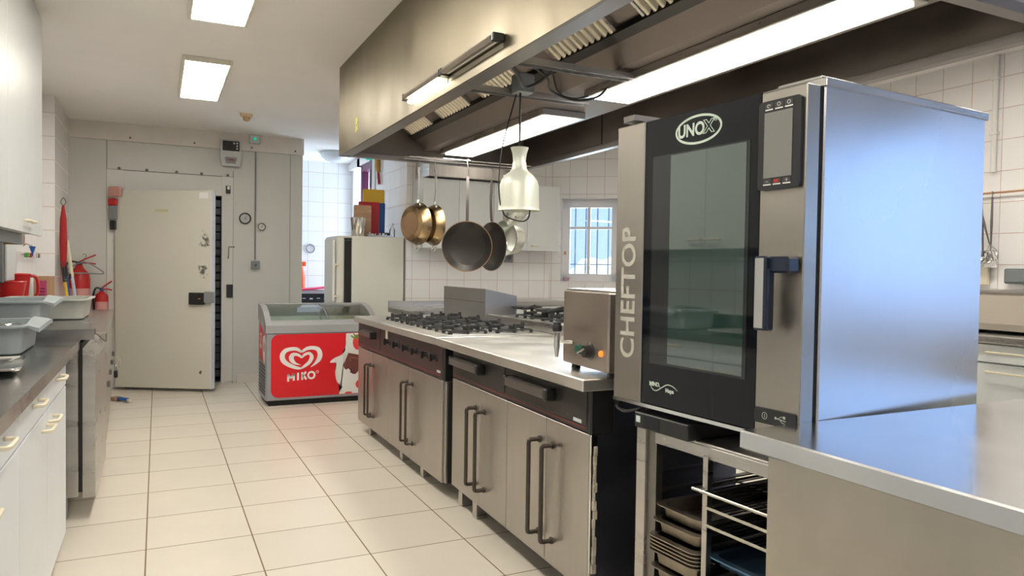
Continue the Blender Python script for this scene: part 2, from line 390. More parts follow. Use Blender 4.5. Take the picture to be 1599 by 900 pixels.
bm = new(); bx(bm, -.35, 1.36, 8.5, 9.9, 0, .01); bx(bm, -.5, 1.36, 9.9, 9.95, 0, 2.5); bx(bm, -.5, -.35, 8.5, 9.9, 0, 2.5); bx(bm, -.5, 1.36, 8.5, 9.9, 2.4, 2.5)
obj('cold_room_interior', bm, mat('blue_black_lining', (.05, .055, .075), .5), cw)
bm = new()
for k in range(22): bx(bm, .49, .615, 8.505, 8.51, .06+k*.088, .06+k*.088+.075, .004)
obj('strip_curtain', bm, mat('dark_curtain', (.035, .04, .055), .35), cw)
box('striker_plate', .67, .735, 8.365, 8.39, .93, 1.07, M_black, cw, .004)
bm = new(); tube(bm, [(.745, 8.385, 1.475), (.745, 8.34, 1.475), (.69, 8.34, 1.475), (.685, 8.34, 1.36), (.685, 8.385, 1.355)], .006, 6); obj('grab_hook', bm, M_steeld, cw)
bm = new(); bx(bm, .66, .705, 8.36, 8.39, 2.05, 2.13, .004); obj('latch_guide', bm, M_black, cw); box('latch_label', .672, .698, 8.357, 8.361, 2.09, 2.125, M_whitep, cw)
# open door leaf
def scuff_mat():
    mt = bpy.data.materials.new('scuffed_door_panel'); mt.use_nodes = True; n = mt.node_tree.nodes; L = mt.node_tree.links; b = n['Principled BSDF']
    b.inputs['Roughness'].default_value = .42
    tc = n.new('ShaderNodeTexCoord')
    nz = n.new('ShaderNodeTexNoise'); nz.inputs['Scale'].default_value = 22; nz.inputs['Detail'].default_value = 5; L.new(tc.outputs['Object'], nz.inputs['Vector'])
    prev = None
    for (cx, cz, sx, sz) in ((.94, 1.52, 8, 4.0), (.92, 1.22, 8, 5), (.90, .20, 20, 20)):
        mp = n.new('ShaderNodeMapping'); mp.inputs['Location'].default_value = (-cx*sx, 0, -cz*sz); mp.inputs['Scale'].default_value = (sx, .001, sz); L.new(tc.outputs['Object'], mp.inputs[0])
        ln = n.new('ShaderNodeVectorMath'); ln.operation = 'LENGTH'; L.new(mp.outputs[0], ln.inputs[0])
        g = n.new('ShaderNodeMapRange'); g.inputs['From Min'].default_value = 0; g.inputs['From Max'].default_value = 1; g.inputs['To Min'].default_value = .62; g.inputs['To Max'].default_value = 0; L.new(ln.outputs['Value'], g.inputs[0])
        if prev is None: prev = g.outputs[0]
        else:
            a = n.new('ShaderNodeMath'); a.operation = 'MAXIMUM'; L.new(prev, a.inputs[0]); L.new(g.outputs[0], a.inputs[1]); prev = a.outputs[0]
    s = n.new('ShaderNodeMath'); s.operation = 'ADD'; L.new(prev, s.inputs[0]); L.new(nz.outputs[0], s.inputs[1])
    r = n.new('ShaderNodeMapRange'); r.inputs['From Min'].default_value = .93; r.inputs['From Max'].default_value = 1.08; L.new(s.outputs[0], r.inputs[0])
    mx = n.new('ShaderNodeMix'); mx.data_type = 'RGBA'; mx.inputs[6].default_value = (.64, .625, .55, 1); mx.inputs[7].default_value = (.10, .10, .085, 1); L.new(r.outputs[0], mx.inputs[0]); L.new(mx.outputs[2], b.inputs['Base Color'])
    return mt
dx, dy = .51-(-.385), 7.81-8.385; DL = math.hypot(dx, dy)
d1 = bpy.data.objects.new('door_1', None); COL.objects.link(d1); struct(d1); d1.location = (-.385, 8.33, 0); d1.rotation_euler = (0, 0, math.atan2(7.81-8.33, dx)); DL = math.hypot(dx, 7.81-8.33)-.035
obj('door_leaf', bx(new(), 0, DL, 0, .07, .03, 2.02, .004), scuff_mat(), d1)
obj('edge_trim', bx(new(), DL, DL+.008, -.002, .075, .03, 2.02), mat('pale_edge_trim', (.70, .74, .78), .35), d1)
lk = obj('lock_case', bx(new(), .79, .945, -.04, -.001, .88, 1.00, .006), M_black, d1)
obj('lock_plate', bx(new(), .945, 1.045, -.035, -.003, .90, 1.01, .004), M_grey, d1)
obj('keyhole', bx(new(), .89, .915, -.043, -.04, .935, .945, .001), M_panrim, lk)
obj('door_sticker', bx(new(), .88, .97, -.0015, 0, 1.94, 2.0), M_whitep, d1)
obj('yellow_stain', bx(new(), .42, .56, -.001, 0, 1.80, 1.83), mat('faded_yellow_tape', (.56, .52, .33), .5), d1)
obj('hinge', bx(new(), -.05, .03, -.03, .0, 1.72, 1.86, .006), M_grey, d1)
obj('hinge_cap', bx(new(), -.055, .035, -.035, .0, 1.86, 1.93, .008), M_red, d1)
obj('hinge_top', bx(new(), -.055, .08, -.03, .0, 1.95, 2.05, .01), mat('faded_pink_plastic', (.62, .32, .28), .5), d1)
obj('hinge_base', bx(new(), -.04, .02, -.028, .0, 1.62, 1.71, .006), M_black, d1)
# ---- passage door (plum frame, glazed) and ceiling bits far away
d2 = bpy.data.objects.new('door_2', None); COL.objects.link(d2); struct(d2)
bm = new()
bx(bm, 2.345, 2.48, 8.75, 8.84, 0, 2.60, .004); bx(bm, 2.39, 2.48, 9.38, 9.44, 0, 2.60, .004); bx(bm, 2.39, 2.48, 8.84, 9.38, 2.52, 2.60, .004)
obj('door_frame', bm, M_purple, d2)
bm = new()
for z in (1.62, 1.95, 2.28): bx(bm, 2.340, 2.350, 8.765, 8.825, z-.02, z+.2, .004)
obj('frame_panel', bm, mat('dark_plum', (.05, .004, .03), .4), d2)
bm = new(); bx(bm, 2.35, 2.40, 8.622, 8.75, 0, 2.62, .003); struct(obj('trim_1', bm, M_white))
struct(box('trim_2', .78, 1.365, 8.385, 8.40, 0, .09, M_fascia))

# ================================================================ CEILING THINGS
def ceil_light(y0, label):
    t = thing('ceiling_light', label, 'ceiling light', (.31, y0, CZ), 0, 'square-edged ceiling light panels over the aisle')
    bm = new(); bx(bm, -.16, -.14, -.02, 1.24, -.035, 0, .003); bx(bm, .14, .16, -.02, 1.24, -.035, 0, .003); bx(bm, -.14, .14, -.02, 0, -.035, 0, .003); bx(bm, -.14, .14, 1.22, 1.24, -.035, 0, .003)
    obj('light_frame', bm, mat('pale_fixture_trim', (.72, .70, .60), .4), t)
    obj('diffuser', bx(new(), -.14, .14, 0, 1.22, -.030, -.004), M_light, t)
    return t
ceil_light(5.45, 'bright rectangular ceiling light, the smaller and farther one above the aisle')
ceil_light(3.30, 'bright rectangular ceiling light cut by the top of the photo')
for yy, lb in ((4.3, 'ceiling light hidden behind the hood over the far part of the right aisle'), (1.7, 'ceiling light hidden behind the hood over the near part of the right aisle')):
    q = ceil_light(yy, 'bright rectangular '+lb); q.location.x = 3.65; q['group'] = 'square-edged ceiling light panels over the right aisle'
ceil_light(1.10, 'bright rectangular ceiling light outside the photo, above the photographer')
ceil_light(-1.10, 'bright rectangular ceiling light outside the photo, behind the photographer')
t = thing('ceiling_detector', 'small cream round detector stuck to the ceiling before the cold room', 'detector', (.75, 7.27, CZ))
obj('detector_base', lathe(new(), [(0, 0), (.055, 0), (.055, -.02), (.045, -.028), (0, -.028)], 24), mat('yellowed_plastic', (.62, .48, .30), .5), t, True)
obj('detector_head', lathe(new(), [(.035, -.026), (.03, -.055), (.018, -.065), (0, -.066)], 20), mat('tan_plastic', (.50, .33, .16), .5), t, True)
t = thing('dome_lamp', 'round white glass ceiling lamp in the bright passage beyond the cold room', 'ceiling light', (1.98, 9.1, CZ))
obj('lamp_plate', lathe(new(), [(0, 0), (.19, 0), (.19, -.02), (0, -.02)], 28), M_greyl, t, True)
obj('glass_dome', lathe(new(), [(.18, -.018), (.165, -.06), (.12, -.10), (.05, -.125), (0, -.13)], 28), mat('opal_glass', (.7, .72, .75), .2), t, True)
t = thing('exit_sign', 'small green lit emergency sign hanging in front of the plum door', 'sign', (2.34, 8.7, 2.62))
obj('sign_body', bx(new(), -.08, .0, -.02, .02, -.04, .0, .004), M_glow, t)
obj('sign_mount', bx(new(), -.05, -.03, -.01, .01, 0, .08), M_greyl, t)

# ================================================================ LEFT SIDE
def handle_bow(bm, x, z, w=.10, y=-.0, d=.028, r=.006):
    tube(bm, smoothline([(x-w/2, y, z), (x-w/2+.004, y-d*.8, z), (x-w/2+.02, y-d, z), (x+w/2-.02, y-d, z), (x+w/2-.004, y-d*.8, z), (x+w/2, y, z)], 3), r, 6)
# wall cabinets (local x along +Y, front at local y=0, faces +X)
def wall_cab(y0, y1, label):
    W = y1-y0
    t = thing('wall_cabinet', label, 'wall cabinet', (-.605, y0, 0), AL, 'white wall cabinets along the left wall')
    bm = new(); bx(bm, .002, W-.002, .02, .31, 1.44, 2.695, .001); obj('carcass', bm, M_lam, t)
    for k in (0, 1):
        a, b = k*W/2+.0015, (k+1)*W/2-.0015
        d = obj('cabinet_door', bx(new(), a, b, 0, .018, 1.43, 2.68, .001), M_lam, t)
        hx = W/2-.075 if k == 0 else W/2+.075
        hb = new(); tube(hb, smoothline([(hx-.055, -.001, 1.49), (hx-.05, -.022, 1.49), (hx-.03, -.028, 1.49), (hx+.03, -.028, 1.49), (hx+.05, -.022, 1.49), (hx+.055, -.001, 1.49)], 3), .0065, 8)
        obj('door_handle', hb, M_cream, d, True)
    return t
cl = ['white double-door wall cabinet ending the left row nearest the cold room', 'white double-door wall cabinet on the left, second from the far end of the row', 'white double-door wall cabinet on the left, third from the far end', 'white double-door wall cabinet on the left beside the photographer', 'white double-door wall cabinet at the near end of the left row']
yy = 5.03
for k in range(5):
    wall_cab(yy-1.08, yy-.002, cl[k]); yy -= 1.08
t = thing('under_cabinet_rail', 'long grey board with raw wood end fixed under the left wall cabinets', 'shelf', (-.70, 2.2, 1.38), AL)
obj('rail_board', bx(new(), 0, 2.86, 0, .02, 0, .058, .002), mat('matt_grey_board', (.36, .37, .37), .6), t)
obj('rail_end', bx(new(), 2.86, 2.89, -.002, .10, 0, .058, .001), M_chip, t)
# near base units with drawers
def drawer_unit(y0, y1, label):
    W = y1-y0
    t = thing('base_cabinet', label, 'base cabinet', (-.36, y0, 0), AL, 'white base cabinets on the left')
    obj('carcass', bx(new(), 0, W, .02, .56, .10, .855, .001), M_lam2, t)
    for k in (0, 1):
        a, b = k*W/2+.002, (k+1)*W/2-.002
        dr = obj('drawer', bx(new(), a, b, 0, .018, .745, .853, .001), M_lam2, t)
        hb = new(); handle_bow(hb, (a+b)/2, .815, .12, -.001, .03, .0065); obj('drawer_handle', hb, M_cream, dr, True)
        d = obj('cabinet_door', bx(new(), a, b, 0, .018, .09, .738, .001), M_lam2, t)
        hx = b-.09 if k == 0 else a+.09
        hb = new(); handle_bow(hb, hx, .69, .12, -.001, .03, .0065); obj('door_handle', hb, M_cream, d, True)
    for lx in (.08, W-.05):
        for ly in (.06, .5): obj('leg', lathe(new(), [(0, .10), (.02, .10), (.022, .012), (.03, .01), (.03, 0), (0, 0)], 14, Matrix.Translation((lx, ly, 0))), M_grey, t, True)
    return t
dl = ['white drawer and door cabinet nearest the slab counter on the left', 'white drawer and door cabinet on the left in front of the photographer', 'white drawer and door cabinet at the near left, second from the photo edge', 'white drawer and door cabinet behind the photographer on the left']
yy = 3.715
for k in range(4): drawer_unit(yy-1.20, yy-.002, dl[k]); yy -= 1.20
t = thing('worktop', 'dark polished steel worktop over the white drawers on the left', 'worktop', (-.925, -1.2, .855))
bm = new(); prism(bm, [(0, .0), (.585, .0), (.585, .045), (.02, .045), (.02, .14), (0, .14)], 0, 5.32, 'y'); obj('top', bm, M_darktop, t)
# refrigerated counter ending in a steel slab
t = thing('fridge_counter', 'steel refrigerated counter with open-edged door beside the white drawers', 'refrigerator', (0, 0, 0))
obj('body', bx(new(), -.92, -.349, 4.13, 5.0, .12, .90, .003), M_steel, t)
obj('door_gasket', bx(new(), -.349, -.331, 4.145, 4.98, .14, .885), M_gasket, t)
bm = new(); prism(bm, [(-.331, .11), (-.276, .11), (-.276, .80), (-.331, .855)], 4.145, 4.98, 'y'); obj('door', bm, M_steel, t)
for y in (4.2, 4.93):
    for x in (-.85, -.42): obj('leg', lathe(new(), [(0, .12), (.02, .12), (.022, 0), (0, 0)], 12, Matrix.Translation((x, y, 0))), M_grey, t, True)
t = thing('steel_slab', 'thick polished steel slab holding the largest basin, on the left counter', 'worktop')
bm = new(); prism(bm, [(-.92, 4.12), (-.278, 4.12), (-.36, 4.93), (-.44, 5.80), (-.92, 5.80)], .90, .952, 'z'); obj('slab_top', bm, M_darktop, t)
# run of beige steel fronts beyond
t = thing('locker_counter', 'long beige-steel counter with padlocked doors running to the cold room', 'cabinet', (-.285, 5.03, 0), AL+.034)
obj('body', bx(new(), 0, 2.50, .02, .40, .02, .80, .003), mat('beige_steel', (.50, .46, .41), .32, .85), t)
obj('counter_top', bx(new(), 0, 2.52, -.01, .41, .80, .86, .006), mat('beige_steel_top', (.55, .52, .47), .25, .9), t)
for k in range(4):
    a = .02+k*.625
    d = obj('cabinet_door', bx(new(), a, a+.605, 0, .018, .14, .79, .004), MATS['beige_steel'], t)
    obj('hasp', bx(new(), a+.54, a+.60, -.02, 0, .44, .48, .003), M_steeld, d)
obj('kick_panel', bx(new(), .01, 2.49, .01, .02, .02, .13, .001), MATS['beige_steel'], t)
p = thing('padlock', 'dark padlock hanging on the beige counter doors near the cold room door', 'padlock', (-.33, 6.55, .43), 0)
obj('lock_body', bx(new(), .022, .05, -.03, .03, -.06, .0, .008), M_black, p)
obj('shackle', tube(new(), smoothline([(.036, -.018, 0), (.036, -.018, .03), (.036, 0, .045), (.036, .018, .03), (.036, .018, 0)], 4), .004, 6), M_chrome, p, True)
p = thing('bunch_of_keys', 'bunch of keys dangling from the beige counter by the padlock', 'keys', (-.30, 6.62, .50))
bm = new(); tube(bm, [(.03+.015*math.cos(a/12*2*PI), .0, .02+.015*math.sin(a/12*2*PI)) for a in range(12)], .002, 5, True); obj('key_ring', bm, M_chrome, p)
for k, (a, m_) in enumerate(((-.5, M_brass), (0, M_chrome), (.6, M_cream))):
    bm = new(); bx(bm, .024+.003*k, .028+.003*k, -.008, .008, -.06, .0, .001, mtx=Matrix.Rotation(a, 4, 'X')); obj('key', bm, m_, p)

# basins
def basin(name, label, loc, L_, W_, H_, m_, rz=0, handles=True, grp=None):
    t = thing(name, label, 'basin', loc, rz, grp)
    def ring(l, w_, z, r): return [(x, y, z) for x, y in rrect(-l/2, l/2, -w_/2, w_/2, r, 5)]
    bm = new()
    prof = [ring(L_*.86, W_*.86, 0, .04), ring(L_*.90, W_*.90, .006, .045), ring(L_*.96, W_*.96, H_-.006, .05), ring(L_*1.04, W_*1.06, H_-.004, .05), ring(L_*1.045, W_*1.065, H_+.004, .052), ring(L_*.95, W_*.95, H_+.004, .048), ring(L_*.87, W_*.87, .012, .04)]
    vr = [[bm.verts.new(p) for p in R] for R in prof]; n = len(vr[0])
    for A, B in zip(vr, vr[1:]):
        for i in range(n): bm.faces.new((A[i], A[(i+1) % n], B[(i+1) % n], B[i]))
    bm.faces.new(vr[0][::-1]); bm.faces.new(vr[-1])
    obj('tub', bm, m_, t, True)
    if handles:
        for s in (1, -1):
            bm = new(); sec = []
            for k in range(13):
                a = -1+2*k/12; yy_ = a*W_*.40; hh = H_+.004-.0+.022*math.cos(a*PI/2)
                xo = s*(L_*.50); xe = s*(L_*.50+.045+.02*math.cos(a*PI/2))
                sec.append([bm.verts.new((xo, yy_, hh)), bm.verts.new((xe, yy_, hh-.012)), bm.verts.new((xe, yy_, hh-.03)), bm.verts.new((xo, yy_, hh-.008))])
            for A, B in zip(sec, sec[1:]):
                for i in range(4): bm.faces.new((A[i], A[(i+1) % 4], B[(i+1) % 4], B[i]))
            bm.faces.new(sec[0]); bm.faces.new(sec[-1][::-1])
            obj('grip', bm, m_, t, True)
    return t
BZ = .902
b1 = basin('plastic_basin', 'blue-grey plastic basin of cutlery, the lower nearest one on the left worktop', (-.66, 3.72, BZ), .36, .50, .115, M_basin, 0)
# cutlery
for k in range(16):
    a = random.uniform(-.5, .5); x = -.66+random.uniform(-.10, .10); y = 3.72+random.uniform(-.12, .12)
    c = thing('fork', 'steel fork lying in the lower basin of cutlery', 'cutlery', (x, y, BZ+.098+random.uniform(0, .012)), a+PI/2*(k % 2)*.5, 'loose cutlery in the lower grey basin')
    bm = new(); tube(bm, [(-.085, 0, 0), (0, 0, .004), (.045, 0, 0)], [.004, .002, .0035], 6); obj('fork_handle', bm, M_chrome, c, True)
    bm = new()
    for j in (-.009, -.003, .003, .009): tube(bm, [(.045, j*.5, 0), (.055, j, -.002), (.09, j, .003)], .0014, 5)
    obj('tines', bm, M_chrome, c, True)
basin('plastic_basin', 'blue-grey plastic basin standing behind and above the cutlery basin', (-.69, 4.42, .954), .37, .48, .13, M_basin, .0)
basin('plastic_basin', 'large beige-grey shallow basin at the end of the steel slab', (-.58, 5.05, .954), .44, .52, .112, M_basin2, PI/2*0, handles=False)
# foil tray, steel serving tray
t = thing('serving_tray', 'crumpled shiny steel tray on the worktop at the left edge of the photo', 'tray', (-.56, 3.04, BZ), .1)
bm = new(); o1 = rrect(-.14, .14, -.20, .20, .03); o2_ = rrect(-.12, .12, -.18, .18, .025)
A = [bm.verts.new((x, y, .028+random.uniform(-.003, .003))) for x, y in o1]; B = [bm.verts.new((x, y, .006+random.uniform(-.002, .002))) for x, y in o2_]; D = [bm.verts.new((x, y, .022)) for x, y in o1]
n = len(A)
for i in range(n): bm.faces.new((A[i], A[(i+1) % n], B[(i+1) % n], B[i])); bm.faces.new((D[i], D[(i+1) % n], A[(i+1) % n], A[i]))
bm.faces.new(B); E_ = [bm.verts.new((x, y, 0)) for x, y in o2_]
for i in range(n): bm.faces.new((E_[i], E_[(i+1) % n], D[(i+1) % n], D[i]))
bm.faces.new(E_[::-1])
obj('tray_body', bm, M_chrome, t, True)
t.children[0].modifiers.new('subsurf', 'SUBSURF').levels = 1
# red pots
t = thing('red_bowl', 'red plastic bowl with pouring lip beside the left wall', 'bowl', (-.80, 4.92, .954), .3)
t.location = (-.828, 5.44, .954); 
obj('bowl_body', lathe(new(), [(0, .0), (.05, 0), (.062, .02), (.088, .195), (.095, .20), (.090, .205), (.082, .195), (.057, .03), (0, .02)], 32), M_red, t, True)
t = thing('red_jug', 'red plastic jug with open handle behind the red bowl on the left', 'jug', (-.825, 5.68, .954), .2)
obj('jug_body', lathe(new(), [(0, 0), (.05, 0), (.058, .02), (.076, .235), (.082, .245), (.075, .25), (.068, .235), (.05, .02), (0, .02)], 28), M_red, t, True)
obj('jug_handle', tube(new(), smoothline([(.070, 0, .235), (.11, 0, .22), (.115, 0, .12), (.062, 0, .06)], 5), .010, 8), M_red, t, True)
# boxes on the wall and rail
t = thing('wall_box', 'grey metal box fixed to the tiles under the left wall cabinets', 'box', (-.93, 5.33, 1.15))
obj('box_body', bx(new(), 0, .09, 0, .36, 0, .27, .006), M_grey, t)
obj('box_lid', bx(new(), .09, .105, .01, .35, .01, .26, .004), M_greyl, t)
t = thing('wall_rail', 'short steel rail with clips on the left tiles before the pillar', 'rail', (-.90, 6.42, 1.335))
obj('rail', tube(new(), [(.01, -.08, 0), (.01, .86, 0)], .008, 8), M_chrome, t, True)
for k, (y, m_) in enumerate(((.10, M_green), (.26, M_red), (.40, M_greyl), (.52, M_greyl), (.64, M_steeld))):
    obj('clip', bx(new(), 0, .03, y, y+.05, -.02, .015, .004), m_, t)
t = thing('blue_funnel', 'small blue funnel hanging on the left tiles just above the steel rail', 'funnel', (-.86, 6.62, 1.40))
t.location = (-.86, 6.62, 1.40)
obj('funnel', lathe(new(), [(.026, 0), (.022, -.005), (.007, -.05), (.004, -.075), (0, -.075)], 18), M_blue, t, True)
obj('hook', tube(new(), [(-.06, 0, .0), (-.04, 0, .02), (0, 0, 0)], .003, 6), M_steeld, t)
t = thing('cardboard_box', 'small brown cardboard box with magenta label at the pillar', 'box', (-.825, 6.95, .862), -.1)
obj('carton', bx(new(), -.062, .062, -.05, .07, 0, .305, .003), M_card, t)
obj('label', bx(new(), -.045, .03, -.0515, -.05, .09, .27), M_pink, t)
bm = new()
for k in range(3): bx(bm, -.032, .018, -.0525, -.0515, .15+k*.025, .16+k*.025)
obj('label_print', bm, mat('dark_magenta', (.16, .01, .05), .6), t.children[1])
# brown post at left border
struct(box('trim_3', -.93, -.91, 4.9, 5.28, .95, 1.42, mat('brown_post', (.26, .17, .12), .6)))
# cleaning corner by the pillar
t = thing('umbrella', 'long furled red umbrella hanging upside down by the pillar edge', 'umbrella', (-.745, 7.50, 1.76))
obj('roll', lathe(new(), [(0, .03), (.010, .02), (.016, -.03), (.026, -.10), (.031, -.30), (.026, -.46), (.012, -.52), (0, -.53)], 14), mat('red_fabric', (.38, .02, .02), .75, bump=.3, bscale=60), t, True)
obj('strap', tube(new(), smoothline([(0, 0, .02), (-.02, 0, .05), (0, 0, .09), (.02, 0, .05), (0, 0, .02)], 4), .004, 6), M_steeld, t, True)
obj('curved_grip', tube(new(), smoothline([(0, 0, -.51), (0, 0, -.60), (.02, 0, -.64), (.05, 0, -.62), (.05, 0, -.58)], 4), .009, 8), M_black, t, True)
def extinguisher(name, label, loc, r, h, strap=None):
    t = thing(name, label, 'fire extinguisher', loc)
    obj('cylinder', lathe(new(), [(0, 0), (r*.9, 0), (r, .02), (r, h*.78), (r*.9, h*.88), (r*.45, h*.95), (r*.3, h), (0, h)], 26), M_red, t, True)
    obj('valve', lathe(new(), [(0, h), (r*.28, h), (r*.28, h+.03), (0, h+.035)], 14), M_black if strap is None else strap, t, True)
    bm = new(); tube(bm, [(0, 0, h+.03), (r*.8, 0, h+.07), (r*1.5, 0, h+.10)], .007, 6); tube(bm, [(0, 0, h+.02), (r*.9, 0, h+.02), (r*1.5, 0, h+.01)], .007, 6)
    obj('lever', bm, M_red, t, True)
    bm = new(); tube(bm, smoothline([(0, -.01, h+.02), (-r*.8, -.03, h+.03), (-r*1.2, -.03, h-.05), (-r*1.1, -.02, h*.5), (-r*1.05, 0, h*.3)], 4), .009, 8); obj('hose', bm, M_black, t, True)
    obj('white_label', lathe(new(), [(r+.001, h*.35), (r+.001, h*.65)], 26), mat('faded_label', (.62, .30, .28), .5), t, True)
    return t
extinguisher('fire_extinguisher', 'tall red fire extinguisher in the corner left of the cold room door', (-.69, 8.29, .60), .095, .66)
extinguisher('fire_extinguisher', 'small red fire extinguisher with blue valve beside the tall one', (-.50, 8.33, .70), .06, .30, M_blue)
def stick(name, label, a, b, r, m1, m2, cat, k=.18):
    t = thing(name, label, cat, a); v = Vector(b)-Vector(a)
    obj('pole', tube(new(), [(0, 0, 0), tuple(v*(1-k))], r, 8), m1, t, True)
    obj('grip_end', tube(new(), [tuple(v*(1-k)), tuple(v)], r*1.15, 8), m2, t, True)
    return t
stick('broom', 'yellow broom handle with black end leaning by the pillar', (-.62, 7.66, .02), (-.772, 7.68, 1.28), .014, M_yellow, M_black, 'broom', .14)
stick('broom', 'blue broom handle with black end leaning behind the yellow one', (-.64, 7.78, .02), (-.768, 7.80, 1.34), .013, M_blue, M_black, 'broom', .14)
stick('mop_pole', 'white aluminium mop pole leaning in front of the red extinguisher', (-.545, 7.62, .02), (-.735, 7.66, 1.48), .014, mat('pale_blue_metal', (.5, .56, .66), .35), M_cream, 'mop', .22)
t = thing('coat_hanger', 'grey plastic coat hanger on the extinguishers', 'hanger', (-.64, 8.16, 1.29))
obj('hanger_frame', tube(new(), smoothline([(-.16, 0, -.10), (-.15, 0, -.085), (0, 0, 0), (.15, 0, -.085), (.165, 0, -.105), (.15, 0, -.115), (0, 0, -.11), (-.15, 0, -.11)], 3, True), .006, 6, True), M_grey, t, True)
obj('hanger_hook', tube(new(), smoothline([(0, 0, 0), (0, 0, .03), (.02, 0, .05), (.012, 0, .075), (-.012, 0, .07)], 4), .003, 6), M_steeld, t, True)
t = thing('hand_brush', 'blue and cream brush end lying on the floor below the cold room door', 'brush', (-.31, 7.62, .001), -1.0)
obj('brush_block', bx(new(), -.02, .13, -.02, .02, .012, .04, .008), M_blue, t)
obj('brush_tip', bx(new(), .13, .18, -.016, .016, .010, .035, .006), M_cream, t)
obj('brush_wood', bx(new(), -.10, -.02, -.035, .035, .0, .035, .006), M_wood, t)

# ================================================================ COLD ROOM FITTINGS
t = thing('temperature_controller', 'white and black temperature controller high on the cold room front', 'controller', (.705, 8.36, 2.48))
bm = new(); prism(bm, [(-.10, .14), (.10, .14), (.105, -.06), (.085, -.14), (-.085, -.14), (-.105, -.06)], -.04, .015, 'y'); obj('case', bm, M_greyl, t)
obj('display', bx(new(), -.085, .085, -.045, -.038, .02, .125, .004), M_black, t)
bm = new()
for k in range(3): lathe(bm, [(0, .004), (.009, .003), (.009, 0)], 12, Matrix.Translation((.06, -.046, .045+k*.028)) @ Matrix.Rotation(PI/2, 4, 'X'))
lathe(bm, [(0, .004), (.009, .003), (.009, 0)], 12, Matrix.Translation((.03, -.046, .10)) @ Matrix.Rotation(PI/2, 4, 'X'))
obj('button', bm, M_whitep, t)
bm = new(); prism(bm, [(-.06, -.05), (.06, -.05), (.045, -.115), (-.045, -.115)], -.045, -.039, 'y'); pl = obj('badge', bm, mat('mid_grey', (.28, .27, .27), .5), t)
obj('badge_mark', bx(new(), -.02, .03, -.047, -.045, -.08, -.072), M_red, pl)
t = thing('pull_switch_box', 'small grey box with a green lamp above the conduit on the cold room', 'switch', (.947, 8.37, 2.60))
obj('box_body', bx(new(), -.055, .055, -.045, .005, 0, .095, .008), M_greyl, t); obj('green_lamp', lathe(new(), [(0, .006), (.016, .004), (.018, 0)], 16, Matrix.Translation((.0, -.045, .05)) @ Matrix.Rotation(PI/2, 4, 'X')), M_glow, t)
t = thing('electrical_conduit', 'thin grey conduit running down the cold room front', 'conduit', (.962, 8.392, 1.34))
obj('pipe', tube(new(), [(0, -.006, 0), (0, -.006, 1.25)], .008, 8), M_grey, t, True)
t = thing('junction_box', 'small grey junction box at the lower end of the conduit', 'switch', (.965, 8.40, 1.27))
obj('box_body', bx(new(), -.045, .045, -.05, 0, -.03, .06, .008), M_grey, t); obj('rotary_knob', lathe(new(), [(0, .012), (.014, .010), (.016, 0)], 12, Matrix.Translation((0, -.05, .015)) @ Matrix.Rotation(PI/2, 4, 'X')), mat('dark_grey', (.14, .14, .15), .5), t)
def dial(label, x, z, r, rimm, mark):
    t = thing('thermometer', label, 'thermometer', (x, 8.40, z)); R = Matrix.Rotation(PI/2, 4, 'X')
    obj('rim', lathe(new(), [(r*.78, .012), (r*.85, .03), (r, .026), (r, 0)], 32, R), rimm, t, True)
    obj('dial_face', lathe(new(), [(0, .014), (r*.8, .012), (r*.8, 0)], 32, R), M_whitep if mark else M_greyl, t, True)
    bm = new(); bx(bm, -.002, .002, -.018, -.015, -.01, r*.6, mtx=Matrix.Rotation(.5, 4, 'Y')); bx(bm, -.002, .002, -.018, -.015, -.01, r*.35, mtx=Matrix.Rotation(1.9, 4, 'Y')); obj('needle', bm, M_steeld, t)
dial('round thermometer with thick black rim on the cold room front', .857, 1.79, .062, M_black, False)
dial('smaller round thermometer with broken dark rim right of the conduit', 1.03, 1.705, .042, M_steeld, True)
box('thermometer_tag', .99, 1.09, 8.394, 8.40, 1.55, 1.61, M_panel)
tag(bpy.data.objects['thermometer_tag'], 'pale paper tag stuck under the smaller thermometer', 'tag')

# ================================================================ PASSAGE THINGS
t = thing('serving_cart', 'white cabinet at the back of the passage carrying a black panelled appliance', 'cabinet', (1.50, 9.45, 0))
obj('body', bx(new(), 0, .56, 0, .55, .02, .80, .004), M_white, t); obj('edge', bx(new(), -.0, .56, -.01, 0, .77, .80), M_grey, t)
t = thing('countertop_oven', 'low black and steel appliance on the white cabinet in the passage', 'appliance', (1.52, 9.47, .805))
obj('body', bx(new(), 0, .50, 0, .42, 0, .17, .004), M_greyl, t); obj('front_panel', bx(new(), .01, .49, -.006, 0, .005, .125, .002), M_black, t)
bm = new()
for k in range(5): bx(bm, .05+k*.09, .09+k*.09, -.009, -.006, .05+.01*(k % 2), .07, .001)
obj('panel_marks', bm, M_greyl, t)
t = thing('pink_tray', 'bright pink-red tray laid aslant across the black appliance', 'tray', (1.50, 9.40, .985), 0)
bm = new(); bx(bm, 0, .56, .0, .30, 0, .018, .004, mtx=Matrix.Rotation(-.10, 4, 'Y') @ Matrix.Translation((0, 0, -.06))); obj('tray', bm, mat('pink_red_plastic', (.85, .03, .12), .4), t)
t.location.z = 1.045-.03
t = thing('orange_bottle', 'orange spray bottle half hidden behind the cold room corner', 'bottle', (1.685, 9.90, 1.0))
t.location = (1.715, 9.87, .98)
obj('bottle_body', lathe(new(), [(0, 0), (.05, 0), (.052, .15), (.03, .24), (.02, .30), (0, .30)], 20), M_orange, t, True)
obj('trigger', bx(new(), -.03, .06, -.015, .015, .30, .36, .008), M_orange, t)
box('wall_shelf', 1.5, 1.80, 9.80, 10.04, .955, .978, M_white); tag(bpy.data.objects['wall_shelf'], 'white ledge at the foot of the passage tiles under the orange bottle', 'shelf')
t = thing('wall_ring', 'small round ring fixed to the passage tiles', 'ring', (1.86, 10.04, 1.52))
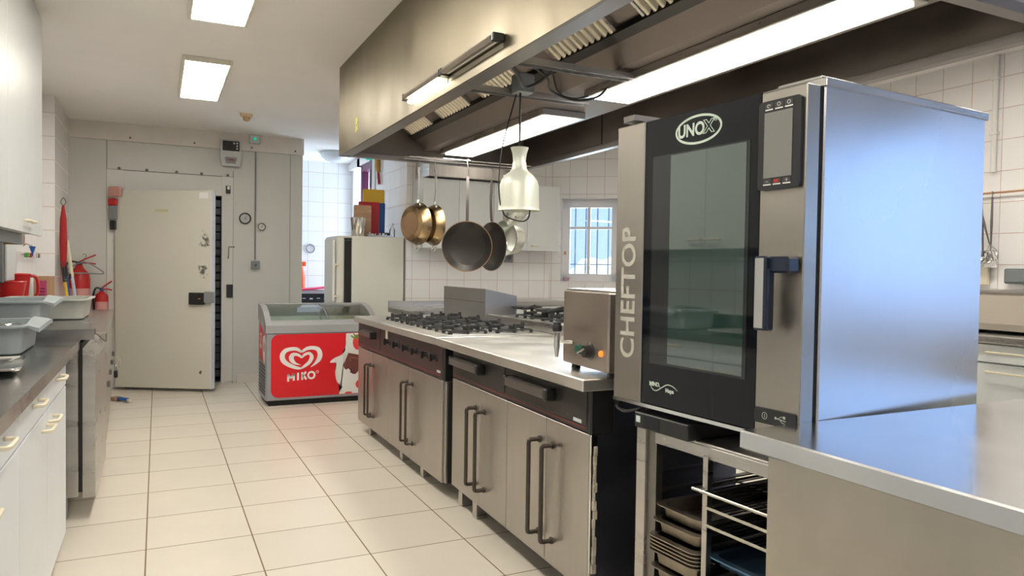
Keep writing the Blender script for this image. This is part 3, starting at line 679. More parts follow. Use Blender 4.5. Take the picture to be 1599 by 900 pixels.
obj('ring', tube(new(), [(.055*math.cos(a/20*2*PI), -.006, .055*math.sin(a/20*2*PI)) for a in range(20)], .008, 6, True), M_grey, t, True)
t = thing('hanging_brush', 'wooden handled brush with red tip hanging in the passage', 'brush', (2.345, 8.45, 2.62))
bm = new(); tube(bm, [(0, 0, 0), (0, 0, -.16), (0, -.01, -.24)], [.035, .032, .012], 8); obj('wooden_handle', bm, mat('ochre_wood', (.50, .27, .05), .6), t, True)
bm = new(); tube(bm, [(0, -.01, -.23), (.0, -.05, -.36)], [.015, .018], 8); obj('red_tip', bm, M_red, t, True)

# ================================================================ CHEST FREEZER
FX0, FX1, FY0, FY1 = .885, 1.905, 6.84, 7.385
t = thing('chest_freezer', 'red and grey ice cream chest freezer with sliding glass lid', 'freezer')
W = FX1-FX0
bm = new()
# hollow body: four walls plus liner
bx(bm, FX0, FX1, FY0, FY0+.05, .05, .665, .008); bx(bm, FX0, FX1, FY1-.05, FY1, .05, .80, .008); 
prism(bm, [(FY0+.05, .05), (FY1-.05, .05), (FY1-.05, .80), (FY0+.05, .665)], FX0, FX0+.05, 'x'); prism(bm, [(FY0+.05, .05), (FY1-.05, .05), (FY1-.05, .80), (FY0+.05, .665)], FX1-.05, FX1, 'x')
body = obj('body', bm, M_freezer, t)
bm = new(); bx(bm, FX0+.05, FX1-.05, FY0+.05, FY1-.05, .06, .52); bx(bm, FX0+.05, FX1-.05, FY1-.056, FY1-.051, .52, .79); bx(bm, FX0+.051, FX0+.056, FY0+.05, FY1-.05, .52, .70); bx(bm, FX1-.056, FX1-.051, FY0+.05, FY1-.05, .52, .70)
obj('liner', bm, M_frost, t)
obj('plinth', bx(new(), FX0+.03, FX1-.03, FY0+.03, FY1-.03, .0, .05), M_gasket, t)
# rim with curved slope
prof = [(FY0-.006, .665), (FY0-.008, .735), (FY0+.02, .765), (FY0+.06, .78), (FY0+.06, .70)]
bm = new(); prism(bm, prof, FX0-.006, FX1+.006, 'x')
side = [(FY0+.02, .665), (FY0+.02, .765), (FY0+.08, .805), (FY0+.18, .855), (FY0+.32, .895), (FY1-.02, .915), (FY1+.005, .905), (FY1+.005, .76), (FY1-.05, .76), (FY0+.10, .665)]
prism(bm, side, FX0-.006, FX0+.045, 'x'); prism(bm, side, FX1-.045, FX1+.006, 'x')
bx(bm, FX0, FX1, FY1-.05, FY1+.005, .76, .915, .006)
obj('rim', bm, mat('rim_grey', (.36, .37, .38), .4), t)
gl = [(FY0+.05, .782), (FY0+.09, .802), (FY0+.18, .845), (FY0+.32, .885), (FY1-.05, .905)]
for k, (a, b, dz) in enumerate(((FX0+.045, FX0+.56, 0), (FX0+.50, FX1-.045, -.012))):
    bm = new(); A = [bm.verts.new((a, y, z+dz)) for y, z in gl]; B = [bm.verts.new((b, y, z+dz)) for y, z in gl]
    for i in range(len(gl)-1): bm.faces.new((A[i], B[i], B[i+1], A[i+1]))
    lid = obj('glass_lid', bm, M_lid, t)
    xx = b if k == 0 else a
    obj('lid_edge', tube(new(), [(xx, y, z+dz+.003) for y, z in gl], .007, 6), M_grey, lid)
# tubs inside
for k in range(6):
    obj('ice_cream_tub', bx(new(), FX0+.09+k*.14, FX0+.21+k*.14, FY0+.10+.02*(k % 2), FY0+.46, .521, .69+.02*(k % 3), .01), [M_green, M_whitep, mat('pale_green_lid', (.35, .55, .30), .5), M_whitep, M_frost, M_yellow][k], t)
for o in [q for q in bpy.data.objects if q.name.startswith('ice_cream_tub')]:
    pass
# vent grille at left
bm = new()
for k in range(9): bx(bm, FX0-.004, FX0-.001, FY0+.06, FY1-.10, .09+k*.032, .107+k*.032)
obj('vent_grille', bm, mat('dark_slot', (.10, .10, .11), .6), t)
MF = basis((FX0, FY0-.0012, 0), (1, 0, 0), (0, 0, 1))
pn = obj('front_graphic', decal(new(), rrect(.042, W-.04, .075, .655, .07), MF), M_redp, t, recalc=True)
MF2 = basis((FX0, FY0-.0022, 0), (1, 0, 0), (0, 0, 1))
def fpx(x, y):   # zoom reading of the print to panel coordinates
    return ((x-35)/1350*.877+.042, .655-(y+78)/1350*.877)
cow = [(1080, -70), (1075, 40), (1085, 60), (1070, 120), (1062, 190), (1000, 245), (900, 290), (850, 345), (930, 352), (940, 400), (925, 480), (935, 570), (960, 640), (1030, 710), (990, 765), (985, 815)]
cp = [fpx(*p) for p in cow]; cp = smoothline(cp, 4); 
cp = [(u, min(max(v, .078), .652)) for u, v in cp]
# the milk splash runs to the right end of the panel
right = [(W-.11, .078), (W-.06, .10), (W-.045, .15), (W-.045, .60), (W-.07, .64), (W-.11, .652)]
bm = new(); decal(bm, cp + right, MF2)
bmesh.ops.triangulate(bm, faces=[f for f in bm.faces if len(f.verts) > 4]); obj('milk_splash', bm, M_whitep, pn)
MF3 = basis((FX0, FY0-.0032, 0), (1, 0, 0), (0, 0, 1))
ch = [fpx(*p) for p in ((1115, 215), (1420, 280), (1400, 450), (1330, 470), (1270, 470), (1250, 500), (1220, 530), (1180, 525), (1140, 500), (1150, 480), (1155, 460), (1120, 440), (1080, 460), (1060, 440), (1040, 395))]
bm = new(); decal(bm, ch, MF3); bmesh.ops.triangulate(bm, faces=[f for f in bm.faces if len(f.verts) > 4]); obj('chocolate_piece', bm, M_choc, pn)
bm = new(); MF4 = basis((FX0, FY0-.0042, 0), (1, 0, 0), (0, 0, 1))
ribbon(bm, [(*fpx(1135, 330), .004), (*fpx(1150, 275), .004), (*fpx(1270, 310), .004), (*fpx(1380, 330), .004)], MF4); obj('chocolate_edge', bm, mat('light_chocolate', (.36, .14, .12), .4), pn)
def blob(cx, cy, rx, ry, n=20, rot=0):
    return [(cx+rx*math.cos(2*PI*k/n)*math.cos(rot)-ry*math.sin(2*PI*k/n)*math.sin(rot), cy+rx*math.cos(2*PI*k/n)*math.sin(rot)+ry*math.sin(2*PI*k/n)*math.cos(rot)) for k in range(n)]
for (c, rx, ry) in ((fpx(1255, 60), .05, .075), (fpx(1300, 680), .05, .045), (fpx(1120, 800), .035, .012)):
    bm = new(); decal(bm, [(u, min(max(v, .079), .651)) for u, v in blob(c[0], c[1], rx, ry)], MF3); obj('strawberry', bm, mat('strawberry_print', (.75, .06, .05), .4), pn)
bm = new(); c = fpx(1225, -15)
for a in range(5): decal(bm, blob(c[0]-.03+a*.02, c[1]+.012*(a % 2), .008, .028, 8, .9-.35*a), MF4)
obj('strawberry_leaf', bm, M_green, pn)
# heart emblem: two nested open strokes
def hc(pts): return smoothline([(*fpx(x, y), h) for x, y, h in pts], 6)
bm = new()
ribbon(bm, hc([(578, 398, .002), (640, 350, .011), (690, 290, .020), (707, 220, .022), (680, 150, .020), (610, 124, .017), (530, 130, .016), (470, 165, .012), (450, 182, .008)]), MF2)
ribbon(bm, hc([(450, 182, .008), (430, 165, .012), (380, 135, .016), (300, 132, .017), (225, 155, .019), (187, 215, .022), (200, 290, .022), (260, 345, .019), (340, 385, .016), (400, 405, .013), (445, 412, .008)]), MF2)
ribbon(bm, hc([(445, 412, .008), (500, 375, .013), (560, 325, .016), (590, 260, .018), (575, 215, .014), (540, 200, .013), (490, 220, .012), (450, 262, .006)]), MF2)
ribbon(bm, hc([(450, 262, .006), (425, 232, .011), (380, 210, .013), (330, 215, .019), (310, 255, .022), (325, 300, .018), (370, 340, .010), (440, 360, .001)]), MF2)
obj('heart_emblem', bm, M_whitep, pn)
def stroke(bm, pts, hw): ribbon(bm, [(*fpx(x, y), hw) for x, y in pts], MF2)
for nm, strokes in (('letter_m', [[(267, 590), (267, 488)], [(262, 490), (307, 545)], [(307, 545), (350, 482)], [(345, 580), (345, 482)]]), ('letter_i', [[(402, 578), (402, 470)]]), ('letter_k', [[(460, 576), (460, 466)], [(462, 528), (512, 462)], [(478, 512), (518, 572)]])):
    bm = new()
    for q in strokes: stroke(bm, q, .0085)
    obj(nm, bm, M_whitep, pn)
bm = new(); ribbon(bm, [(fpx(588, 0)[0]+.029*math.cos(a/24*2*PI), fpx(0, 514)[1]+.030*math.sin(a/24*2*PI), .0085) for a in range(25)], MF2); obj('letter_o', bm, M_whitep, pn)
bm = new(); cr = fpx(672, 470); ribbon(bm, [(cr[0]+.011*math.cos(a/14*2*PI), cr[1]+.011*math.sin(a/14*2*PI), .002) for a in range(15)], MF2); obj('registered_mark', bm, M_whitep, pn)
# left side print
ML = basis((FX0-.0012, FY1-.03, 0), (0, -1, 0), (0, 0, 1))
sp_ = obj('side_graphic', decal(new(), rrect(.03, .46, .40, .68, .05), ML), M_redp, t)
for v in sp_.data.vertices:   # print leans with the lid line
    u = FY1-.03-v.co.y
    if v.co.z > .6: v.co.z += .07*(1-u/.46)
    else: v.co.z += .02*(1-u/.46)-.02
ML2 = basis((FX0-.0022, FY1-.03, 0), (0, -1, 0), (0, 0, 1))
bm = new(); decal(bm, smoothline([(.31, .62), (.29, .55), (.32, .52), (.30, .47), (.33, .42), (.40, .38), (.45, .42), (.455, .60), (.43, .65), (.38, .63)], 4, True), ML2); obj('milk_splash', bm, M_whitep, sp_)
bm = new(); decal(bm, [(.36, .58), (.42, .56), (.41, .49), (.37, .48)], basis((FX0-.0032, FY1-.03, 0), (0, -1, 0), (0, 0, 1))); obj('chocolate_piece', bm, M_choc, sp_)
bm = new(); ribbon(bm, [(.16+.06*math.sin(a/16*2*PI)**3, .60+.045*(13*math.cos(a/16*2*PI)-5*math.cos(a/8*2*PI)-2*math.cos(3*a/16*2*PI))/13, .010) for a in range(17)], ML2); obj('heart_emblem', bm, M_whitep, sp_)
text('lettering', 'MIKO', .055, (FX0-.0022, FY1-.19, .515), (0, -1, 0), (0, 0, 1), M_whitep, sp_, bold=.002)

# ================================================================ UPRIGHT FRIDGE AND WHAT STANDS ON IT
t = thing('upright_fridge', 'old cream-white upright fridge with its door ajar behind the chest freezer', 'refrigerator', (0, 0, 0))
RY = 7.42
obj('cabinet', bx(new(), 1.795, 2.35, RY, RY+.60, .04, 1.60, .012, 2), M_fridge, t)
obj('gap_gasket', bx(new(), 1.72, 1.797, RY+.02, RY+.58, .10, 1.55), M_gasket, t)
d = obj('fridge_door', bx(new(), 1.635, 1.72, RY, RY+.60, .10, 1.585, .022, 3), M_fridge, t)
bm = new()
for z in (.98, 1.30): bx(bm, 1.61, 1.66, RY-.012, RY+.03, z-.012, z+.012, .003)
obj('handle_bracket', bm, M_cream, d); obj('handle_bar', bx(new(), 1.598, 1.622, RY-.01, RY+.03, .92, 1.55, .008), M_whitep, d)
obj('top_trim', bx(new(), 1.65, 1.80, RY+.003, RY+.597, 1.575, 1.598, .01), M_fridge, t)
for x in (1.84, 2.30):
    for y in (RY+.05, RY+.55): obj('foot', lathe(new(), [(0, .04), (.02, .04), (.02, 0), (0, 0)], 10, Matrix.Translation((x, y, 0))), M_gasket, t)
T0 = 1.602
def board(label, x0, x1, y, h, th, m_, rz=0, grp='cutting boards standing on the fridge', tilt=.04):
    t = thing('cutting_board', label, 'cutting board', ((x0+x1)/2, y, T0), rz, grp); wv = x1-x0
    bm = new(); prism(bm, rrect(-wv/2, wv/2, 0, h, .012, 3), -th/2, th/2, 'y')
    o = obj('board', bm, m_, t); o.rotation_euler = (tilt, 0, 0); 
    return t
board('tall yellow plastic cutting board at the back of the boards on the fridge', 2.01, 2.25, 7.86, .53, .014, M_yellow)
board('blue plastic cutting board between the red and yellow ones on the fridge', 2.04, 2.225, 7.74, .375, .014, M_blue)
board('red plastic cutting board right behind the wooden one on the fridge', 1.92, 2.145, 7.68, .375, .014, mat('red_board', (.42, .015, .02), .45))
board('brown wooden cutting board behind the steel bucket on the fridge', 1.85, 2.035, 7.60, .33, .022, M_wood)
t = thing('steel_bucket', 'small tapered steel bucket on the front left of the fridge top', 'bucket', (1.875, 7.50, T0))
obj('bucket', lathe(new(), [(0, 0), (.062, 0), (.066, .004), (.084, .185), (.088, .188), (.084, .192), (.079, .186), (.06, .008), (0, .008)], 28), M_chrome, t, True)
t = thing('foil_tray', 'flat silver tray with crumpled foil at the foot of the cutting boards', 'tray', (2.08, 7.52, T0))
bm = new(); bx(bm, -.11, .16, -.05, .05, 0, .015, .003)
for k in range(14):
    x = random.uniform(-.1, .1); y = random.uniform(-.03, .03); bx(bm, x-.015, x+.015, y-.01, y+.01, .01, .03+random.random()*.015, .004, mtx=Matrix.Translation((x, y, 0)) @ Matrix.Rotation(random.random()*3, 4, 'Z') @ Matrix.Translation((-x, -y, 0)))
obj('tray', bm, M_chrome, t)
t = thing('sponge', 'dark scouring sponge at the right end of the silver tray on the fridge', 'sponge', (2.17, 7.53, T0+.016))
obj('pad', bx(new(), -.04, .05, -.03, .03, 0, .03, .008, 2), mat('dark_green_scourer', (.05, .06, .04), .9), t)
t = thing('clear_bottle', 'small clear bottle at the back right corner of the fridge top', 'bottle', (2.27, 7.60, T0))
obj('bottle_body', lathe(new(), [(0, 0), (.03, 0), (.03, .08), (.012, .11), (.012, .13), (0, .13)], 18), M_glass, t, True)
obj('bottle_cap', lathe(new(), [(0, .13), (.014, .13), (.014, .15), (0, .15)], 14), M_whitep, t, True)

# ================================================================ BACK WALL
def plain_cab(name, label, x0, x1, y0, y1, z0, z1, n, hz, cat, m_=M_lam, grp=None, drawers=False):
    t = thing(name, label, cat, (x0, y0, 0), 0, grp); W = x1-x0
    obj('carcass', bx(new(), 0, W, .02, y1-y0, z0, z1, .001), m_, t)
    for k in range(n):
        a, b = k*W/n+.0015, (k+1)*W/n-.0015
        d = obj('cabinet_door', bx(new(), a, b, 0, .018, z0-.004, z1-.004, .001), m_, t)
        hb = new(); handle_bow(hb, a+.10 if k % 2 else b-.10, hz, .10, -.001, .03, .006); obj('door_handle', hb, M_cream, d, True)
    return t
plain_cab('wall_cabinet', 'white double-door wall cabinet on the back wall left of the hanging pans', 2.43, 3.22, 7.06, 7.395, 1.49, 2.205, 2, 1.54, 'wall cabinet', grp='white wall cabinets on the back wall')
plain_cab('wall_cabinet', 'white wall cabinet on the back wall nearest the barred window', 3.223, 4.03, 7.06, 7.395, 1.49, 2.205, 2, 1.54, 'wall cabinet', grp='white wall cabinets on the back wall')
t = thing('exhaust_duct', 'long shiny steel duct box lying on top of the back wall cabinets', 'duct', (2.46, 6.98, 2.21))
obj('duct', bx(new(), 0, .98, 0, .40, 0, .17, .004), mat('streaky_duct_steel', (.26, .24, .22), .30, 1., var=.5, vscale=1.2, stretch=(6, 1, .05)), t); obj('duct_flange', bx(new(), -.006, .0, -.008, .41, -.0, .178, .001), M_steel, t)
obj('end_cap', bx(new(), .98, 1.10, .03, .35, .02, .13, .01), M_black, t)
t = thing('sink_unit', 'steel topped white cabinet standing across the aisle behind the gas range', 'cabinet', (1.98, 6.10, 0))
obj('carcass', bx(new(), .02, .80, .03, .60, .10, .85), M_lam, t)
for k in range(2): obj('cabinet_door', bx(new(), .02+k*.40, .415+k*.40, .01, .03, .10, .845, .001), M_lam, t)
obj('top', bx(new(), 0, .84, 0, .64, .855, .90, .004), M_steel, t); obj('upstand', bx(new(), 0, .84, .62, .64, .90, .96, .002), M_steel, t)
for x in (.06, .76):
    for y in (.08, .56): obj('leg', lathe(new(), [(0, .10), (.02, .10), (.02, 0), (0, 0)], 10, Matrix.Translation((x, y, 0))), M_grey, t)
t = thing('back_counter', 'white base cabinets with steel top along the back wall', 'counter', (2.90, 6.78, 0))
obj('carcass', bx(new(), 0, 1.10, .02, .60, .10, .90), M_lam, t)
for k in range(3): obj('cabinet_door', bx(new(), k*.367+.002, k*.367+.364, 0, .02, .10, .895, .001), M_lam, t)
obj('top', bx(new(), -.01, 1.12, -.02, .61, .90, .945, .004), M_steel, t)
for x in (.06, 1.04):
    for y in (.08, .54): obj('leg', lathe(new(), [(0, .10), (.02, .10), (.02, 0), (0, 0)], 10, Matrix.Translation((x, y, 0))), M_grey, t)
t = thing('socket_box', 'grey socket strip on the back tiles under the wall cabinets', 'socket', (3.45, 7.40, 1.36))
obj('box_body', bx(new(), -.12, .16, -.04, 0, 0, .11, .006), M_grey, t)
for k in range(3): obj('socket', lathe(new(), [(0, .004), (.026, .003), (.03, 0)], 18, Matrix.Translation((-.07+k*.09, -.04, .055)) @ Matrix.Rotation(PI/2, 4, 'X')), mat('dark_grey', (.14, .14, .15), .5), t)
t = thing('glass_bowl', 'tiny glass dish standing on the sill of the barred window', 'bowl', (4.09+.20*math.cos(AW)-.06*math.sin(AW), 7.40+.20*math.sin(AW)+.06*math.cos(AW), wz0+.021))
obj('dish', lathe(new(), [(0, 0), (.025, 0), (.04, .04), (.037, .04), (.022, .006), (0, .006)], 18), mat('pink_glass', (.55, .35, .42), .1), t, True)

# ================================================================ RIGHT WALL
t = thing('base_cabinet', 'white drawer cabinets along the right wall behind the oven', 'base cabinet', (4.40, 5.4, 0), AX)
obj('carcass', bx(new(), 0, 4.2, .02, .44, .10, .885), M_lam, t)
for k in range(5):
    a = .02+k*.835
    dr = obj('drawer', bx(new(), a, a+.829, 0, .018, .775, .878, .001), M_lam, t); hb = new(); handle_bow(hb, a+.42, .835, .28, -.001, .03, .006); obj('drawer_handle', hb, M_cream, dr, True)
    d = obj('cabinet_door', bx(new(), a, a+.829, 0, .018, .10, .765, .001), M_lam, t); hb = new(); handle_bow(hb, a+.42, .72, .28, -.001, .03, .006); obj('door_handle', hb, M_cream, d, True)
    for q in (0.05, .78): obj('leg', lathe(new(), [(0, .10), (.02, .10), (.02, 0), (0, 0)], 10, Matrix.Translation((a+q, .08, 0))), M_grey, t)
t = thing('worktop', 'pale steel worktop on the white drawers along the right wall', 'worktop', (4.37, 5.4, .888), AX)
obj('top', bx(new(), 0, 4.2, 0, .475, 0, .045, .006), M_steel, t)
t = thing('bread_cabinet', 'long beige metal cabinet with rounded lower edge on the right wall worktop', 'cabinet', (4.52, 4.4, .935), AX)
bm = new(); prism(bm, [(.02, .02), (.0, .06), (0, .23), (.005, .245), (.32, .245), (.32, .02)], 0, 3.2, 'x'); obj('body', bm, mat('beige_enamel', (.50, .45, .38), .35), t)
obj('top_edge', bx(new(), 0, 3.2, -.01, .325, .245, .262, .004), M_steel, t)
for q in (.1, 1.6, 3.1): obj('foot', bx(new(), q-.02, q+.02, .05, .09, 0, .02), M_gasket, t)
t = thing('utensil_rail', 'copper-coloured rail with hooks on the right wall tiles', 'rail', (4.81, 3.25, 1.815), AX)
obj('rail', tube(new(), [(0, 0, 0), (.60, 0, 0)], .007, 8), M_copper, t, True)
for q in (.02, .58): obj('bracket', tube(new(), [(q, 0, 0), (q, .038, 0)], .006, 6), M_copper, t)
def ladle(label, y, L_, bowl, tilt, nm='ladle'):
    t = thing(nm, label, 'kitchen utensil', (4.80, y, 1.805), AX)
    R = Matrix.Rotation(tilt, 4, 'Y')
    bm = new(); tube(bm, smoothline([R @ Vector((0, .0, -.0)), R @ Vector((-.008, -.008, .016)), R @ Vector((0, -.016, .012)), R @ Vector((0, -.016, -.02))], 3), .003, 6)
    tube(bm, [R @ Vector((0, -.016, -.02)), R @ Vector((0, -.016, -L_*.5)), R @ Vector((0, -.016, -L_))], [.006, .008, .004], 8); obj('handle', bm, M_steeld, t, True)
    bm = new()
    if bowl == 'bowl': lathe(bm, [(.045, 0), (.043, .02), (.028, .04), (0, .048), (0, .045), (.026, .037), (.040, .018), (.042, 0)], 20, Matrix.Translation(R @ Vector((0, -.05, -L_))) @ Matrix.Rotation(PI+PI/2*.55, 4, 'X'))
    elif bowl == 'slice': bx(bm, -.04, .04, -.018, -.014, -L_-.11, -L_, .004, mtx=R)
    else:
        for k in range(6): tube(bm, smoothline([R @ Vector((0, -.016, -L_)), R @ Vector((.035*math.cos(k*PI/6), -.016+.035*math.sin(k*PI/6), -L_-.07)), R @ Vector((0, -.016, -L_-.12)), R @ Vector((-.035*math.cos(k*PI/6), -.016-.035*math.sin(k*PI/6), -L_-.07)), R @ Vector((0, -.016, -L_))], 4), .0015, 5)
    obj('utensil_head', bm, M_chrome, t, True)
    return t
ladle('steel ladle with polished bowl hanging leftmost in view on the right wall rail', 2.90, .40, 'bowl', -.06)
ladle('wide steel slice hanging upright from the middle of the right wall rail', 2.83, .36, 'slice', 0, 'spatula')
ladle('wire whisk hanging aslant across the ladle on the right wall rail', 2.93, .33, 'whisk', -.28, 'whisk')
t = thing('cream_scraper', 'cream plastic scraper hanging low on the right wall beside the oven', 'scraper', (4.84, 2.93, 1.22))
obj('blade', bx(new(), -.02, 0, -.07, .05, 0, .14, .008), M_cream, t); obj('scraper_loop', tube(new(), [(-.01, -.01, .14), (-.01, -.01, .19)], .004, 6), M_cream, t)
t = thing('socket_box', 'dark grey double socket on the right wall tiles above the beige cabinet', 'socket', (4.85, 2.46, 1.235), AX)
obj('box_body', bx(new(), -.30, .12, -.045, 0, 0, .095, .008), mat('slate_plastic', (.12, .14, .15), .5), t)
for k in range(3): obj('socket', bx(new(), -.29+k*.135, -.17+k*.135, -.055, -.045, .008, .088, .006), mat('slate_light', (.18, .20, .21), .5), t)
t = thing('electrical_conduit', 'white vertical pipe on the right wall tiles beside the oven top', 'pipe', (4.835, 2.86, 1.2))
obj('pipe', tube(new(), [(0, 0, .75), (0, 0, 1.495)], .017, 10), M_white, t, True)
for z in (1.0, 1.35): obj('pipe_clip', bx(new(), -.02, .015, -.024, .024, z-.01, z+.01, .002), M_white, t)

# ================================================================ EXTRACTOR HOOD
HX0, HX1, HY0, HY1, HZ = 1.167, 2.655, 1.31, 5.24, 2.07
t = thing('extractor_hood', 'huge stainless steel island extractor hood hanging over the cooking block', 'extractor hood')
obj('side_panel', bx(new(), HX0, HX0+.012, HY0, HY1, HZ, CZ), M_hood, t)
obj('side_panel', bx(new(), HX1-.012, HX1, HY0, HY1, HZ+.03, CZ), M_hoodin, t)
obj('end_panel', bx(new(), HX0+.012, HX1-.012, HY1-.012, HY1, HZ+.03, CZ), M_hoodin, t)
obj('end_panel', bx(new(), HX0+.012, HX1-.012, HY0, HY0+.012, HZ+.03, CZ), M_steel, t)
bm = new(); lipw = .085
bx(bm, HX0+.0125, HX0+lipw, HY0, HY1, HZ, HZ+.035, .002); bx(bm, HX1-.05, HX1+.001, HY0, HY1, HZ, HZ+.035, .002); bx(bm, HX0+.0125, HX1, HY1-.05, HY1+.001, HZ, HZ+.034, .002); bx(bm, HX0+.0125, HX1, HY0-.001, HY0+.05, HZ, HZ+.034, .002)
obj('drip_channel', bm, mat('channel_steel', (.27, .25, .24), .36, 1.), t)
obj('seam', bx(new(), HX1-.014, HX1-.0115, 4.08, 4.09, HZ+.03, CZ), M_gasket, t)
# central plenum: gutter, sloping face, flat underside
bm = new(); GXx, GZ = 1.70, 2.255
prism(bm, [(GXx, GZ), (1.79, 2.155), (2.24, 2.155), (2.33, 2.255), (2.33, CZ), (GXx, CZ)], HY0+.05, 5.19, 'y'); obj('plenum', bm, M_hoodin, t)
bm = new(); prism(bm, [(GXx-.03, GZ-.012), (GXx+.015, GZ-.03), (GXx+.02, GZ-.015), (GXx-.0, GZ+.0), (GXx-.03, GZ+.012)], HY0+.05, 5.19, 'y'); obj('grease_gutter', bm, mat('greasy_gutter', (.05, .045, .04), .4, .7), t)
bm = new(); prism(bm, [(HX0+.012, 2.60), (HX0+.012, 2.61), (1.42, 2.61), (1.42, 2.60)], HY0+.05, 5.19, 'y'); obj('inner_top', bm, M_hoodin, t)
# baffle filters
sx0, sz0, sx1, sz1 = GXx-.02, GZ+.01, 1.37, 2.485
sl = Vector((sx1-sx0, 0, sz1-sz0)); nrm = Vector((sl.z, 0, -sl.x)).normalized(); nrm = -nrm if nrm.z > 0 else nrm
def bf(y0, y1):
    bm = new(); n = 10; P0 = Vector((sx0, 0, sz0)); w_ = (y1-y0)/n
    for k in range(n):
        yc = y0+(k+.5)*w_
        r = []
        for s in range(7):
            a = PI*s/6; r.append((math.cos(a)*w_*.40, math.sin(a)*w_*.42))
        A = [bm.verts.new(P0+Vector((0, yc+u, 0))+nrm*v) for u, v in r]; B = [bm.verts.new(P0+sl+Vector((0, yc+u, 0))+nrm*v) for u, v in r]
        for i in range(6): bm.faces.new((A[i], A[i+1], B[i+1], B[i]))
        bm.faces.new(A); bm.faces.new(B[::-1]); bm.faces.new((A[0], B[0], B[-1], A[-1]))
    fo = obj('baffle_filter', bm, M_filter, t, True)
    for (ya, yb) in ((y0-.012, y0+.004), (y1-.004, y1+.012)):
        bm = new(); q = [P0+Vector((0, ya, 0))+nrm*.014, P0+Vector((0, yb, 0))+nrm*.014, P0+sl+Vector((0, yb, 0))+nrm*.014, P0+sl+Vector((0, ya, 0))+nrm*.014]
        A = [bm.verts.new(p) for p in q]; B = [bm.verts.new(p-nrm*.02) for p in q]
        bm.faces.new(A); bm.faces.new(B[::-1])
        for i in range(4): bm.faces.new((A[i], A[(i+1) % 4], B[(i+1) % 4], B[i]))
        obj('filter_frame', bm, M_steel, fo)
q = [Vector((sx0, 0, sz0)), Vector((sx0, 0, sz0))+sl]
bm = new(); prism(bm, [(sx0+.012, sz0), (sx1, sz1+.012), (sx1-.12, sz1+.09), (sx1-.12, sz1+.11), (sx1+.02, sz1+.03), (sx0+.03, sz0+.02)], HY0+.05, 5.19, 'y'); obj('filter_backing', bm, M_hoodin, t)
for a, b in ((4.68, 5.14), (4.02, 4.48), (3.36, 3.82), (2.50, 2.98), (1.84, 2.30), (1.38, 1.74)): bf(a, b)
# lit fixtures under the plenum
def hoodlight(y0, y1):
    f = obj('light_fixture', bx(new(), 1.865, 2.135, y0-.03, y1+.03, 2.118, 2.155, .003), M_steel, t)
    obj('diffuser', bx(new(), 1.895, 2.105, y0, y1, 2.112, 2.1185), M_lighth, f)
hoodlight(3.50, 5.02); hoodlight(1.50, 3.02)
# yellow sticker
bm = new(); MS = basis((HX0-.0015, 4.72, 2.205), (0, -1, 0), (0, 0, 1)); pts = [(-.035, -.05), (.03, -.035), (.035, .0), (.01, .01), (.03, .02), (.03, .045), (-.025, .05), (-.035, .02)]
decal(bm, pts, MS); stk = obj('yellow_sticker', bm, mat('yellow_sticker', (.62, .60, .10), .5), t)
bm = new(); decal(bm, [(-.012, -.012), (.008, -.012), (.008, .0), (-.012, .0)], basis((HX0-.0025, 4.72, 2.21), (0, -1, 0), (0, 0, 1))); obj('sticker_mark', bm, mat('sticker_dark', (.22, .2, .03), .5), stk)
obj('hanging_rail', tube(new(), [(1.62, 5.02, 2.082), (2.62, 5.02, 2.082)], .006, 8), M_chrome, t, True)
obj('hanging_rail', tube(new(), [(1.62, 5.15, 2.082), (2.64, 5.15, 2.082)], .006, 8), M_chrome, t, True)
obj('hanging_rail', tube(new(), [(1.62, 5.29, 2.082), (2.64, 5.29, 2.082)], .006, 8), M_chrome, t, True)
# channel bars carrying the lamp transformer
def bar(x0, y0, x1, y1, z):
    v = Vector((x1-x0, y1-y0, 0)); L_ = v.length; bm = new(); mt = Matrix.Translation((x0, y0, z)) @ Matrix.Rotation(math.atan2(v.y, v.x), 4, 'Z')
    bx(bm, 0, L_, -.025, .025, .012, .015, mtx=mt); bx(bm, 0, L_, -.025, -.022, -.012, .012, mtx=mt); bx(bm, 0, L_, .022, .025, -.012, .012, mtx=mt)
    obj('support_bar', bm, M_steel, t)
bar(1.25, 3.16, 1.95, 3.16, 2.125); bar(1.25, 2.66, 1.90, 2.66, 2.125)
tb = obj('transformer_box', bx(new(), 1.51, 1.595, 3.05, 3.13, 2.11, 2.20, .004), M_grey, t)
bm = new(); tube(bm, smoothline([(1.30, 2.72, 2.14), (1.38, 2.78, 2.09), (1.44, 2.85, 2.075), (1.50, 2.82, 2.10), (1.53, 2.75, 2.14)], 5), .006, 6)
tube(bm, smoothline([(1.36, 2.72, 2.15), (1.52, 2.80, 2.12), (1.60, 2.90, 2.09), (1.70, 2.86, 2.05), (1.80, 2.83, 2.07), (1.86, 2.84, 2.12)], 5), .006, 6)
tube(bm, smoothline([(1.62, 2.92, 2.17), (1.66, 2.94, 2.10), (1.74, 2.95, 2.08), (1.80, 2.90, 2.09)], 5), .004, 6)
obj('cable', bm, M_black, t, True)

